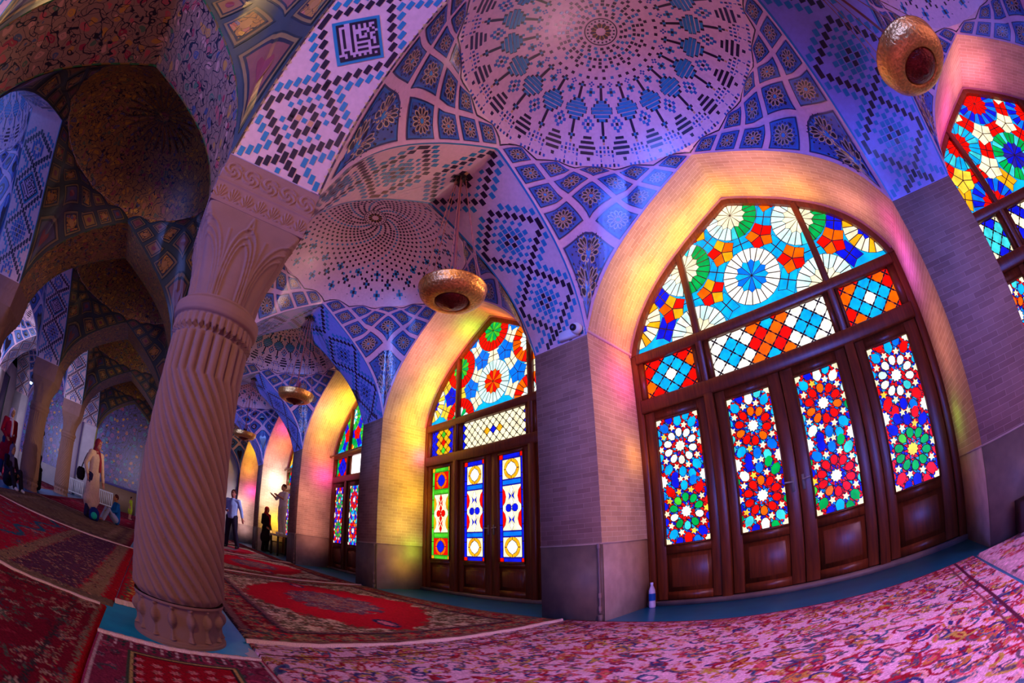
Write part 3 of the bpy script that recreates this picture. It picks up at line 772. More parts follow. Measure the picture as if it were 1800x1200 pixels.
#==PART2==
# ------------------------------------------------------------------ columns
def column(ix, row, label, hi=False, hand=1):
    cx, cy = -ix*PX-W/2-.02, -B-row*PY-W/2
    e = empty('twisted_column', (cx, cy, 0)); tag(e, label, 'column', 'spirally fluted stone columns', 'thing')
    nth = 288 if hi else 96
    th = np.linspace(0, 2*PI, nth, endpoint=False)
    NF = 24; TW = 2.0
    def ringmesh(zs, rf, name, mat=M_stone, c=(138, 102, 96)):
        Z, T = np.meshgrid(zs, th, indexing='ij')
        R = rf(T, Z); mb = MB()
        if R.ndim == 3: V = R
        else: V = np.stack([R*np.cos(T), R*np.sin(T), Z], -1)
        mb.grid(V, c, 0, closed=True, uv=np.zeros(V.shape[:2]+(2,)))
        return mb.build(name, mat, e, smooth=True)
    def shr(z): return np.interp(z, [0, .4, 1.2, 2.1, 2.5], [.385, .378, .36, .34, .345])
    # base with carved balusters
    def base(T, Z):
        f = Z/.33; k = 15
        ph = np.mod(T*k/(2*PI), 1)-.5
        w = np.interp(f, [0, .12, .16, .2, .28, .40, .46, .52, .58, .64, .70, .76, .80, .85, .9, .93, 1], [0, .1, .16, .12, .07, .06, .10, .17, .215, .23, .215, .17, .10, .08, .13, .12, .0])
        bump = np.sqrt(np.clip(w**2-ph**2, 0, 1))*.24
        rim = .034*(f > .95)+.040*(f < .07)+.026*(f >= .07)*(f < .12)
        return shr(Z)-.034+bump*(f > .14)*(f < .93)+rim
    ringmesh(np.linspace(0, .335, 84 if hi else 20), base, 'base')
    # twisted shaft
    def shaft(T, Z):
        tw = hand*TW*np.clip(2.06-Z, 0, 9)
        ph = (T-tw)*NF/(2*PI)
        fl = np.abs(np.sin(ph*PI))**.6
        ends = np.clip((Z-.335)/.05, 0, 1)*np.clip((2.40-Z)/.02, 0, 1)
        return shr(Z)-.030+.046*fl*ends
    zs = np.unique(np.concatenate([np.linspace(.335, 2.06, 110 if hi else 60), np.linspace(2.06, 2.42, 16)]))
    ringmesh(zs, shaft, 'shaft')
    # scalloped collar
    def collar(T, Z):
        ph = np.mod(T*NF*1.5/(2*PI), 1)-.5
        low = 2.40+.05*np.abs(ph)*2
        return np.where(Z < low, shr(Z)-.02, .362+.014*(np.cos(ph*2*PI) > -.2)*(Z < 2.52)+np.interp(Z, [2.4, 2.52, 2.54, 2.58, 2.64, 2.68], [0, .0, .035, .045, .042, .0]))
    ringmesh(np.linspace(2.36, 2.69, 40 if hi else 16), collar, 'collar')
    # capital: round neck opening into a square head, carved lotus leaves
    def cap(T, Z):
        f = np.clip((Z-2.66)/(3.44-2.66), 0, 1)
        sq = 1/np.maximum(np.abs(np.cos(T)), np.abs(np.sin(T)))
        sqr = 1/(np.abs(np.cos(T))**16+np.abs(np.sin(T))**16)**(1/16)
        half = np.interp(f, [0, .2, .45, .7, 1], [.335, .345, .375, .425, .475])
        b = f**1.3
        b = np.minimum(b*1.15, 1); R = half*((1-b)+b*sqr)
        k = 8; ph = (np.mod(T*k/(2*PI)+.5, 1)-.5)*2           # -1..1 over one leaf
        y = f
        carve = 0
        for j, (w0, top, tip) in enumerate(((.62, .66, .20), (.78, .74, .35), (.94, .84, .0))):
            edge = w0*np.sqrt(np.clip(1-(y/top)**2.6, 0, 1))
            d = np.abs(np.abs(ph)-edge)
            carve = carve+.016*np.exp(-(d/.055)**2)*(y < top+.02)*(y > .03)
            carve = carve-.004*(np.abs(ph) < edge)*(y < top)
        stem = .010*np.exp(-((np.abs(ph)-1)/.05)**2)*(y < .78)
        tipm = .014*np.exp(-((np.abs(ph)-.18*np.clip((.98-y)/.16, 0, 1))/.05)**2)*(y > .80)*(y < .98)
        return R+carve+stem+tipm
    ringmesh(np.linspace(2.665, 3.44, 150 if hi else 30), cap, 'capital')
    # square head with two carved friezes
    mb = MB()
    for fc in range(4):
        nu = 220 if hi else 40; nz = 70 if hi else 14
        u = np.linspace(-1, 1, nu); z = np.linspace(3.44, 3.955, nz); U, Z = np.meshgrid(u, z, indexing='ij')
        half = np.interp(Z, [3.44, 3.46, 3.64, 3.66, 3.68, 3.90, 3.955], [.475, .480, .492, .506, .492, .50, .506])
        rel = np.zeros_like(U)
        ph = np.mod((U+1)*3.5, 1)-.5; y = (Z-3.47)/.17         # palmettes
        rr = np.hypot(ph*1.6, y-.0); ang = np.arctan2(ph*1.6, y+1e-6)
        rel += .009*(np.cos(ang*14) > .25)*(rr < .85)*(rr > .2)*(y > .05)*(y < .95)
        p2 = np.mod((U+1)*2.5, 1)-.5; y2 = (Z-3.79)/.10        # scroll frieze
        r2 = np.hypot(p2*1.9, y2)
        rel += .012*(np.sin(r2*11+3*np.arctan2(y2, p2)) > .1)*(np.abs(y2) < 1)*(r2 < .95)
        H = half+rel
        X = U*half; Y = -H
        a = fc*PI/2; mb.grid(np.stack([X*math.cos(a)-Y*math.sin(a), X*math.sin(a)+Y*math.cos(a), Z], -1), (146, 108, 108), 0, flip=False)
    mb.add([(-.478, -.478, 3.441), (-.478, .478, 3.441), (.478, .478, 3.441), (.478, -.478, 3.441)], [(0, 1, 2, 3)], (146, 108, 108))
    mb.add([(-.505, -.505, 3.955), (.505, -.505, 3.955), (.505, .505, 3.955), (-.505, .505, 3.955)], [(0, 1, 2, 3)], (190, 150, 160))
    mb.build('abacus', M_stone, e, smooth=True)
    return e
c0 = column(0, 0, 'near twisted stone column filling the left of the view, carved lotus capital', True)
cL = column(2, 1, 'far twisted column left of the white-shirted visitor, beside the woman in red')
def copy_tree(o, loc=None, label=None):
    c = o.copy(); col.objects.link(c)
    for ch in list(o.children):
        d = ch.copy(); col.objects.link(d); d.parent = c
        for g in list(ch.children):
            h = g.copy(); col.objects.link(h); h.parent = d
    if loc is not None: c.location = Vector(loc)*S
    if label: c['label'] = label
    return c
def colpos(ix, row): return (-ix*PX-W/2-.02, -B-row*PY-W/2, 0)
column(3, 1, 'farther column twisting the opposite way, left of the woman in the long coat', False, -1)
copy_tree(cL, colpos(1, 1), 'twisted column at the far left edge of the view')
for ix in (1, 2, 3):
    copy_tree(cL, colpos(ix, 0), 'twisted column in the near row, %s column behind the nearest one' % ('first', 'second', 'third')[ix-1])

# ------------------------------------------------------------------ stained glass
GC = dict(w=(255, 250, 238), c=(255, 240, 200), r=(240, 12, 6), o=(255, 96, 4), a=(255, 170, 20), b=(8, 110, 245), B=(14, 22, 215), t=(60, 205, 215),
          g=(0, 165, 75), G=(70, 195, 40), y=(255, 205, 60), p=(210, 245, 240), l=(10, 170, 250), k=(40, 30, 140))
def clip_convex(P, R):
    """Sutherland-Hodgman: polygon P clipped by convex counter-clockwise polygon R"""
    out = [tuple(p) for p in P]
    for i in range(len(R)):
        a, b = R[i], R[(i+1) % len(R)]
        ins, out2 = out, []
        if not ins: return []
        def side(p): return (b[0]-a[0])*(p[1]-a[1])-(b[1]-a[1])*(p[0]-a[0])
        for j in range(len(ins)):
            p, q = ins[j], ins[(j+1) % len(ins)]; sp, sq = side(p), side(q)
            if sp >= 0: out2.append(p)
            if sp*sq < 0:
                t = sp/(sp-sq); out2.append((p[0]+(q[0]-p[0])*t, p[1]+(q[1]-p[1])*t))
        out = out2
    return out
def area2(P):
    return .5*sum(P[i][0]*P[(i+1) % len(P)][1]-P[(i+1) % len(P)][0]*P[i][1] for i in range(len(P)))
class Glass:
    def __init__(s, region, y): s.R = region; s.y = y; s.items = []
    def put(s, P, c, lay=1, lead=.007):
        if area2(P) < 0: P = P[::-1]
        Q = clip_convex(P, s.R)
        if len(Q) < 3 or abs(area2(Q)) < 2e-5: return
        s.items.append((Q, GC['k'] if c is None else GC[c], lay, lead))
    def mesh(s, name, x0, parent):
        mb = MB(); y = s.y
        R = s.R
        mb.add([(x0+p[0], y+.022, p[1]) for p in R], [tuple(range(len(R)))], (30, 18, 14), 1)
        for ii, (Q, c, lay, lead) in enumerate(s.items):
            yy = y+.010-.0026*lay-.0000065*ii
            cx_ = sum(p[0] for p in Q)/len(Q); cz_ = sum(p[1] for p in Q)/len(Q)
            # lead line round the piece, then the pane itself inset
            mb.add([(x0+p[0], yy, p[1]) for p in Q], [tuple(range(len(Q)))], (60, 30, 20), 1)
            n = len(Q); I = []
            for i in range(n):
                p0, p1, p2 = Q[i-1], Q[i], Q[(i+1) % n]
                d1 = Vector((p1[0]-p0[0], p1[1]-p0[1])); d2 = Vector((p2[0]-p1[0], p2[1]-p1[1]))
                if d1.length < 1e-6 or d2.length < 1e-6: continue
                d1.normalize(); d2.normalize(); n1 = Vector((-d1.y, d1.x)); n2 = Vector((-d2.y, d2.x)); nn = n1+n2
                if nn.length < 1e-4: continue
                nn = nn/nn.length; k = lead/max(nn.dot(n1), .45)
                I.append((p1[0]+nn.x*k, p1[1]+nn.y*k))
            if len(I) < 3 or area2(I) < 1e-5: continue
            mb.add([(x0+p[0], yy-.0011, p[1]) for p in I], [tuple(range(len(I)))], c, 0)
        return mb.build(name, [M_glass, M_lead], parent)
def pol(cx, cy, r, a): return (cx+r*math.cos(a), cy+r*math.sin(a))

def wheel(G, cx, cy, inner, ring, n=12, m=24, r1=.27, r2=.49, rot=PI/12):
    for k in range(m):
        a0, a1 = 2*PI*k/m, 2*PI*(k+1)/m
        c = ring[k % len(ring)]
        G.put([pol(cx, cy, r1-.05, a0), pol(cx, cy, r1-.05, a1), pol(cx, cy, r2, a1), pol(cx, cy, r2, a0)], c, 2, .008)
    for k in range(n):
        a = 2*PI*k/n+rot
        G.put([(cx, cy), pol(cx, cy, r1*.88, a-PI/n), pol(cx, cy, r1*1.08, a), pol(cx, cy, r1*.88, a+PI/n)], inner[k % len(inner)], 3, .007)
def fanlight(G, sch):
    C0 = (2.335, 4.56); a = 1.215
    U1 = (0, a); U2 = (a*math.cos(PI/6)*1.035, a*.5)
    pts = []
    for i in range(-3, 4):
        for j in range(-3, 4):
            x = C0[0]+U1[0]*i+U2[0]*j; y = C0[1]+U1[1]*i+U2[1]*j
            if -.6 < x < 5.3 and 3.4 < y < 6.8: pts.append((i, j, x, y))
    G.put(G.R, sch.get('bg', 'l'), -1)
    for i, j, x, y in pts:
        for k, (di, dj) in enumerate(((1, 0), (0, 1), (-1, 1))):
            x2 = x+U1[0]*di+U2[0]*dj; y2 = y+U1[1]*di+U2[1]*dj
            mx_, my_ = (x+x2)/2, (y+y2)/2; d = Vector((x2-x, y2-y)).normalized(); n_ = Vector((-d.y, d.x))
            c = sch['link'](mx_, my_)
            for sa in (-1, 1):
                for sb in (-1, 1):
                    q = [(0, 0), (sa*.14, 0), (sa*.14, sb*.20), (0, sb*.16)]
                    G.put([(mx_+d.x*p[0]+n_.x*p[1], my_+d.y*p[0]+n_.y*p[1]) for p in q], c, 0, .009)
        for (di, dj), rot in (((1, 1), 0), ((2, -1), PI)):
            # centroid of the triangles (x, x+U1, x+U2) and (x, x+U1, x+U1-U2)
            if di == 1: cx_ = x+(U1[0]+U2[0])/3; cy_ = y+(U1[1]+U2[1])/3
            else: cx_ = x+(U1[0]*2-U2[0])/3; cy_ = y+(U1[1]*2-U2[1])/3
            for k in range(5):
                aa = 2*PI*k/5+PI/2+rot*.0
                cl = sch['star'](cx_, cy_, k)
                G.put([(cx_, cy_), pol(cx_, cy_, .195, aa-PI/5), pol(cx_, cy_, .27, aa), pol(cx_, cy_, .195, aa+PI/5)], cl, 1, .008)
    for i, j, x, y in pts:
        inn, rg = sch['wheel'](i, j, x, y); wheel(G, x, y, inn, rg)
def arch_region(inset, zb):
    A = Arc(L-2*inset, HW-inset*1.15); ss = np.linspace(0, A.len, 41); h, z, t = A.at(ss)
    pts = [(inset+h[i], HS+z[i]) for i in range(len(ss)) if HS+z[i] > zb+.002]
    pts = [(inset, zb)]+pts+[(L-inset, zb)]
    if area2(pts) < 0: pts = pts[::-1]
    # convex hull to be safe
    P = sorted(set(pts)); lo = []; up = []
    for p in P:
        while len(lo) > 1 and (lo[-1][0]-lo[-2][0])*(p[1]-lo[-2][1])-(lo[-1][1]-lo[-2][1])*(p[0]-lo[-2][0]) <= 0: lo.pop()
        lo.append(p)
    for p in P[::-1]:
        while len(up) > 1 and (up[-1][0]-up[-2][0])*(p[1]-up[-2][1])-(up[-1][1]-up[-2][1])*(p[0]-up[-2][0]) <= 0: up.pop()
        up.append(p)
    return lo[:-1]+up[:-1]
def rectr(x0, x1, z0, z1): return [(x0, z0), (x1, z0), (x1, z1), (x0, z1)]

def quatre(G, x0, x1, z0, z1, colf, p=.125):
    """diagonal lattice of four-lobed pieces"""
    cx, cz = (x0+x1)/2, (z0+z1)/2
    n = int((x1-x0)/p)+2; m_ = int((z1-z0)/p)+2
    for i in range(-n, n+1):
        for j in range(-m_, m_+1):
            if (i+j) % 2: continue
            x, z = cx+i*p, cz+j*p
            if not (x0-p < x < x1+p and z0-p < z < z1+p): continue
            r = p
            pts = []
            for k in range(24):
                pts.append(pol(x, z, r*(.97, .735, .725, .705, .725, .735)[k % 6], 2*PI*k/24))
            c = colf(i, j, x, z)
            for q in range(0, 1): G.put(pts, c, 1, .006)
def girih(G, x0, x1, z0, z1, sch):
    cx = (x0+x1)/2; cz = (z0+z1)/2; h = .487
    A, Bc = (cx, cz+h), (cx, cz-h)
    rs = np.random.default_rng(sch.get('seed', 1)); cs = .068
    for i in range(int((x1-x0)/cs)+1):
        for j in range(int((z1-z0)/cs)+1):
            a, b = x0+i*cs, z0+j*cs
            for tri in ([(a, b), (a+cs, b), (a, b+cs)], [(a+cs, b), (a+cs, b+cs), (a, b+cs)]): G.put(tri, 'rrrrBblB'[rs.integers(8)], 0, .006)
    def rosette(c, s, lay=2):
        x, z = c
        for k in range(10):
            a = 2*PI*k/10+PI/2
            # petal
            G.put([pol(x, z, .125, a), pol(x, z, .17, a-.30), pol(x, z, .235, a-.27), pol(x, z, .27, a-.16), pol(x, z, .285, a), pol(x, z, .27, a+.16), pol(x, z, .235, a+.27), pol(x, z, .17, a+.30)], s['petal'][k % len(s['petal'])], lay+1, .011)
            b = a+PI/10
            G.put([pol(x, z, .085, b-.2), pol(x, z, .145, b), pol(x, z, .085, b+.2)], s['dart'], lay+1, .003)
        G.put([pol(x, z, .092 if k % 2 else .07, 2*PI*k/20) for k in range(20)], s['mid'], lay+2, .005)
    def star5(x, z, r, c, rot=PI/2, lay=4):
        for k in range(5):
            a = rot+2*PI*k/5; G.put([(x, z), pol(x, z, r*.48, a-PI/5), pol(x, z, r, a), pol(x, z, r*.48, a+PI/5)], c, lay, .0005)
    def drop(x, z, a, c, lay=2, s=1.0):
        s *= 1.15
        P = [(-.075, 0), (-.045, -.05), (.03, -.062), (.075, -.03), (.085, 0), (.075, .03), (.03, .062), (-.045, .05)]
        G.put([(x+s*(p[0]*math.cos(a)-p[1]*math.sin(a)), z+s*(p[0]*math.sin(a)+p[1]*math.cos(a))) for p in P], c, lay, .007)
    for kk, (c, s) in enumerate(((A, sch['up']), (Bc, sch['lo']))):
        for k in range(10):
            a = 2*PI*k/10+PI/2; b = a+PI/10
            r = .40
            x, z = pol(*c, r, a)
            drop(x, z, a+PI, s['outer'][k % len(s['outer'])], 1)
            x, z = pol(*c, .315, b); star5(x, z, .056, 'c' if rs.random() > .12 else 'y', b, 3)
            x, z = pol(*c, .455, b); drop(x, z, b, s['outer2'][k % len(s['outer2'])], 0, .9)
        rosette(c, s)
    for sx in (x0, x1):
        for k in range(8):
            a = 2*PI*k/8; G.put([pol(sx, cz, .10, a-.25), pol(sx, cz, .16, a), pol(sx, cz, .10, a+.25)], 'r', 4, .004)
        G.put([pol(sx, cz, .105 if k % 2 else .08, 2*PI*k/20) for k in range(20)], 'w', 5, .005)
        for zz in (z0, z1):
            G.put([pol(sx, zz, .10 if k % 2 else .08, 2*PI*k/20) for k in range(20)], 'c', 5, .004)
            for k in range(10): 
                a = 2*PI*k/10; G.put([pol(sx, zz, .10, a-.2), pol(sx, zz, .15, a), pol(sx, zz, .10, a+.2)], 'r', 4, .003)
    for sg in (-1, 1): star5(cx+sg*.045, cz, .05, 'c', PI/2, 6)
    drop(cx, cz+.11, -PI/2, sch['mid'], 5, .9); drop(cx, cz-.11, PI/2, sch['mid'], 5, .9)
def framed(G, x0, x1, z0, z1, edge, corner, sq, tall):
    """geometric panel: coloured border bars, circle squares and a tall centre"""
    w = .085
    G.put(rectr(x0, x1, z0, z1), edge, 0)
    for xa, xb in ((x0, x0+w), (x1-w, x1)):
        n = 6
        for k in range(n): G.put(rectr(xa, xb, z0+w+(z1-z0-2*w)*k/n, z0+w+(z1-z0-2*w)*(k+1)/n), edge, 1, .008)
    for za, zb in ((z0, z0+w*1.1), (z1-w*1.1, z1)):
        for xa, xb in ((x0, x0+w*1.2), (x1-w*1.2, x1)): G.put(rectr(xa, xb, za, zb), corner, 2, .006)
        G.put(rectr(x0+w*1.2, x1-w*1.2, za, zb), edge, 2, .01)
    H = z1-z0; xa, xb = x0+w, x1-w; cx = (xa+xb)/2
    s1 = z0+w*1.1+.01; hs_ = xb-xa-.02; hs_ = min(hs_, .40)
    for za in (s1, z1-w*1.1-.01-hs_):
        zb = za+hs_; cz = (za+zb)/2
        G.put(rectr(xa, xb, za, zb), sq[0], 2, .01)
        for k in range(4):
            a0 = PI/2*k
            G.put([pol(cx, cz, .205, a0+PI/2*j/5) for j in range(6)]+[pol(cx, cz, .13, a0+PI/2*(5-j)/5) for j in range(6)][::1], sq[1], 3, .008)
        G.put([pol(cx, cz, .15 if k % 2 == 0 else .13, PI/2*k/2) for k in range(8)], sq[2], 4, .008)
    for za in (s1+hs_, z1-w*1.1-.01-hs_-.12):
        G.put(rectr(xa, xb, za+.01, za+.11), edge if edge != 'B' else 'b', 2, .01)
    za, zb = s1+hs_+.12, z1-w*1.1-.01-hs_-.12; cz = (za+zb)/2; hh = (zb-za)/2
    G.put(rectr(xa, xb, za, zb), 'c', 2, .01)
    for sg in (-1, 1):
        ex = xa if sg < 0 else xb
        for zc in (cz+hh*.5, cz-hh*.5):
            G.put([(ex, zc-hh*.42), (ex-sg*.07, zc-hh*.25), (ex-sg*.10, zc), (ex-sg*.07, zc+hh*.25), (ex, zc+hh*.42)], tall[0], 3, .008)
        G.put([pol(cx+sg*.085, cz, .085, 2*PI*k/8+.39) for k in range(8)], tall[1], 4, .007)
    for q in (-.78, -.26, .26, .78):
        G.put([(cx-.055, cz+q*hh), (cx, cz+(q-.24)*hh), (cx+.055, cz+q*hh), (cx, cz+(q+.24)*hh)], tall[2], 5, .007)
    for q in (-.52, .52):
        for sg in (-1, 1): G.put([(cx, cz+q*hh), (cx+sg*.085, cz+(q-.2)*hh), (cx+sg*.06, cz+q*hh), (cx+sg*.085, cz+(q+.2)*hh)], tall[1], 6, .006)

SCH = {}
SCH[0] = dict(
    link=lambda x, y: 'l' if abs(x-2.33)+abs(y-4.5) < 1.75 else 'B',
    star=lambda x, y, k: 'ro'[(k+int(x*3)) % 2] if (x > 2.5 or k % 3) else 'a',
    wheel=lambda i, j, x, y: (['b', 'l'], ['w']) if (i, j) == (0, 0) else ((['c', 'c'], ['p', 'p', 'w']) if y < 5.0 else (['c'], ['g', 'g', 'g', 'p', 't', 'p', 'p', 'p', 'w', 'p', 'p', 'p', 'w', 'p', 'p', 'p', 'p', 't', 'g', 'g', 'g', 'g', 'g', 'g'])) if abs(x-2.33) < 1.5 else (['B', 'B', 'c'], ['c', 'a', 'c']))
SCH[1] = dict(
    link=lambda x, y: 'c' if x > 1.4 else 'y',
    star=lambda x, y, k: 'b' if x > 1.6 else 'B',
    wheel=lambda i, j, x, y: (['o', 'r'], ['p']) if (i, j) == (0, 0) else ((['G', 'g'], ['r']) if x < 2.9 and y > 4.9 else (['p', 'w'], ['o', 'r', 'o']) if x > 2.9 else (['p', 'g'], ['r']) if x > 1 else (['B'], ['y', 'c'])))
SCH[2] = dict(link=lambda x, y: 'B', star=lambda x, y, k: 'r', wheel=lambda i, j, x, y: (['a', 'y', 'o'], ['g']) if (i+j) % 2 else (['t', 'w'], ['g', 'G']))
SCH[4] = dict(bg='B', link=lambda x, y: 'B', star=lambda x, y, k: 'r', wheel=lambda i, j, x, y: (['a'], ['B']))
SCH[3] = dict(link=lambda x, y: 'g', star=lambda x, y, k: 'o', wheel=lambda i, j, x, y: (['r'], ['y']))
SCH[-1] = dict(
    link=lambda x, y: 'r' if y > 4.4 else 'a', star=lambda x, y, k: 'c' if (int(x*2+y*3)) % 3 else 'y',
    wheel=lambda i, j, x, y: (['B', 'k'], ['g', 'g', 't']) if (i, j) == (0, 0) else (['r'], ['l', 'l', 't']) if abs(x-1.2) < .2 and y > 4.6 else (['r'], ['B', 'b']))
def gsch(bg, up, lo, mid, seed): return dict(bg=bg, up=up, lo=lo, mid=mid, seed=seed)
def rset(petal, dart, mid, outer, outer2): return dict(petal=petal, dart=dart, mid=mid, outer=outer, outer2=outer2)
G0 = [gsch('B', rset('w', 'r', 'w', 'lblllblrll', 'Bl'), rset('gGgwgtgwgg', 'r', 'w', 'rrBBlrBBrr', 'Bb'), 'l', 1),
      gsch('B', rset('orrorrorro', 'l', 'w', 'wlltllbwll', 'Bt'), rset('orrrrorrrr', 'b', 'w', 'BwBBtwtgBg', 'Bg'), 'b', 2),
      gsch('B', rset('orroorrorr', 'b', 'w', 'wlbtpllgpw', 'Bl'), rset('rrrrorrrrr', 'B', 'w', 'BbBGglgtpt', 'Bg'), 'b', 3),
      gsch('r', rset('wwpwwwtwww', 'r', 'w', 'lllrrrrrlr', 'rb'), rset('gGgggggggg', 'r', 'y', 'BBBrrBrrrB', 'Br'), 'B', 4)]
G2 = [gsch('B', rset('gggtg', 'B', 'y', 'rBrrB', 'B'), rset('gGgGg', 'B', 'o', 'rBBrr', 'B'), 'r', 5), gsch('r', rset('r', 'r', 'w', 'Bgbtg', 'l'), rset('rrrro', 'B', 'w', 'ltgBt', 'B'), 'l', 6)]
def stained_door(ix, label):
    x0 = -ix*PX; yg = D+.005
    e = empty('door_%d' % (ix+2), (0, 0, 0)); tag(e, label, 'stained glass door', None, 'structure')
    F = MB(); yf = D-.07
    # arched frame and jambs
    A = Arc(L, HW); ss = np.linspace(0, A.len, 90); h, z, t = A.at(ss)
    A2 = Arc(L-.24, HW-.14); ss2 = np.linspace(0, A2.len, 90); h2, z2, _ = A2.at(ss2)
    O = np.stack([x0+h, np.full_like(h, yf), HS+z], -1); I = np.stack([x0+.12+h2, np.full_like(h2, yf), HS+z2], -1)
    Ob = O.copy(); Ob[:, 1] = D+.05; Ib = I.copy(); Ib[:, 1] = D+.05
    F.grid(np.stack([O, I]), flip=True); F.grid(np.stack([I, Ib]), flip=True)
    F.bbox((x0, yf, .06), (x0+.12, D+.05, HS+.02), .012); F.bbox((x0+L-.12, yf, .06), (x0+L, D+.05, HS+.02), .012)
    for xm in (1.225, 3.445):
        zt = HS+HW*prof(min(xm, L-xm)/(L/2))-.08
        F.bbox((x0+xm-.075, yf-.03, .06), (x0+xm+.075, D+.05, 3.06), .015)
        F.bbox((x0+xm-.055, yf-.02, 3.06), (x0+xm+.055, D+.05, zt), .015)
    F.bbox((x0+.1, yf-.025, 3.80), (x0+L-.1, D+.05, 3.97), .02)
    F.bbox((x0+.1, yf-.035, 2.97), (x0+L-.1, D+.05, 3.19), .025)
    F.box((x0, yf-.06, 0), (x0+L, D+.1, .07), (150, 130, 110), 1)
    # strips beside the three transom lights
    for xa, xb in ((.12, .21), (1.09, 1.16), (1.29, 1.37), (3.30, 3.38), (3.51, 3.56), (4.43, 4.56)): F.box((x0+xa, yf+.01, 3.15), (x0+xb, D+.05, 3.85))
    F.build('frame', [M_wood, M_dado], e)
    # moulding line on the masonry round the arch
    T = MB(); T.tube([(x0+hh, D-.075, HS+zz) for hh, zz in zip(h[::2], z[::2])], .03, 6, (150, 90, 100)); T.build('arch_moulding', M_paint, e, smooth=True)
    G = Glass(arch_region(.11, 3.97), yg); fanlight(G, SCH[ix]); G.mesh('fanlight_glass', x0, e)
    for k, (xa, xb) in enumerate(((.20, 1.10), (1.36, 3.31), (3.55, 4.44))):
        if ix in (2, 3) and k == 1:
            mb = MB(); mb.box((x0+xa, D+.02, 3.19), (x0+xb, D+.03, 3.81)); mb.build('open_transom', M_daylight, e); continue
        G = Glass(rectr(xa, xb, 3.2, 3.8), yg)
        if ix == 0 and k != 1: cf = lambda i, j, x, z: 'w' if (i, j) == (0, 0) else 'l' if abs(i)+abs(j) <= 2 else ('o' if (i+j*3+k) % 4 else 'r') if abs(i) < 5 and abs(j) < 3 else 'r'
        elif ix == 0: cf = lambda i, j, x, z: 'l' if (abs(abs(i)-5) <= 1 and abs(j) <= 2 and abs(abs(i)-5)+abs(j) <= 2) or (abs(i) <= 1 and j in (2, -2, -1)) and abs(i)+abs(j) >= 2 and (i+j) % 2 == 0 and abs(j) == 2 else ('r' if (i-j) % 4 else 'o') if abs(i)+abs(j)*.4 < 3 else 'w'
        elif ix == 1: cf = (lambda i, j, x, z: 'B' if (i, j) == (0, 0) else 'a' if (abs(i), j) == (2, 0) else 'B' if abs(i) > 9 else 'c') if k == 1 else (lambda i, j, x, z: 'r' if abs(i) <= 1 and j == 0 else 'G' if i == 0 else 'B' if abs(i) > 2 else 'a')
        elif ix == -1: cf = lambda i, j, x, z: ('t' if k == 0 else 'r') if abs(j) < 2 and abs(i) < 4 else 'c' if (i+j) % 4 else 'B'
        else: cf = lambda i, j, x, z: 'B' if abs(i)+abs(j) < 3 else 'r' if i > -3 else 'g'
        quatre(G, xa, xb, 3.2, 3.8, cf, .125 if ix != 1 else .095)
        G.mesh('transom_glass', x0, e)
    leaves = ((.13, 1.145, .30, 1.00), (1.305, 2.325, 1.47, 2.135), (2.335, 3.365, 2.535, 3.20), (3.525, 4.54, 3.67, 4.335))
    for k, (a, b, ga, gb) in enumerate(leaves):
        zb, zt = .92, 2.81
        if ix == 1: zb, zt = .76, 2.90
        mb = MB(); y0 = D-.05
        for q in ((a, ga, .08, 2.97), (gb, b, .08, 2.97)): mb.bbox((x0+q[0], y0, q[2]), (x0+q[1], D+.05, q[3]), .012)
        mb.box((x0+ga, y0+.004, zt), (x0+gb, D+.05, 2.97)); mb.box((x0+ga, y0+.004, .78 if ix != 1 else .66), (x0+gb, D+.05, zb))
        mb.box((x0+ga, y0+.004, .08), (x0+gb, D+.05, .20)); mb.box((x0+ga, y0+.03, .20), (x0+gb, D+.05, .78))
        # beads round the glass
        for q in ((ga-.02, ga, zb-.02, zt+.02), (gb, gb+.02, zb-.02, zt+.02), (ga, gb, zb-.02, zb), (ga, gb, zt, zt+.02)):
            mb.box((x0+q[0], y0-.014, q[2]), (x0+q[1], y0, q[3]))
        leaf = mb.build('door_leaf', M_wood, e)
        mb = MB(); mb.bbox((x0+ga+.05, y0+.006, .25), (x0+gb-.05, D+.02, .60 if ix == 1 else .73), .03); mb.build('lower_panel', M_wood, leaf)
        G = Glass(rectr(ga, gb, zb, zt), D-.02)
        if ix == 0: girih(G, ga, gb, zb, zt, G0[k])
        elif ix in (2, 3, 4): girih(G, ga, gb, zb, zt, G2[k % 2])
        elif ix == 1:
            if k == 0: framed(G, ga, gb, zb, zt, 'G', 'a', 'roB', 'arB' if 0 else 'arr')
            else: framed(G, ga, gb, zb, zt, 'B', 'r', 'caw', 'rBw')
        else: girih(G, ga, gb, zb, zt, G0[(k+1) % 4])
        G.mesh('glass_panel', x0, leaf)
        if k in (1, 2):
            mb = MB(); xk = b-.07 if k == 1 else a+.07
            mb.tube([(x0+xk, y0-.01, 1.45), (x0+xk, y0-.05, 1.45), (x0+xk-.11*(1 if k == 1 else -1), y0-.055, 1.46)], .012, 6, (150, 140, 130)); mb.box((x0+xk-.02, y0-.012, 1.32), (x0+xk+.02, y0, 1.52), (120, 110, 100))
            mb.build('handle', M_paint, leaf)
    return e
stained_door(0, 'large arched wooden door with blue centre wheel in its fanlight, four leaves of stars')
stained_door(1, 'arched door with an orange centre wheel and blue and green framed panels')
stained_door(2, 'far arched door with green fanlight wheels and one open white transom')
stained_door(3, 'farthest arched door with daylight pouring through, behind the man on the table')
stained_door(4, 'last arched door of the row, hidden in its recess beyond the man in the blue shirt')
stained_door(-1, 'arched door at the right edge with red and blue wheels in its fanlight')

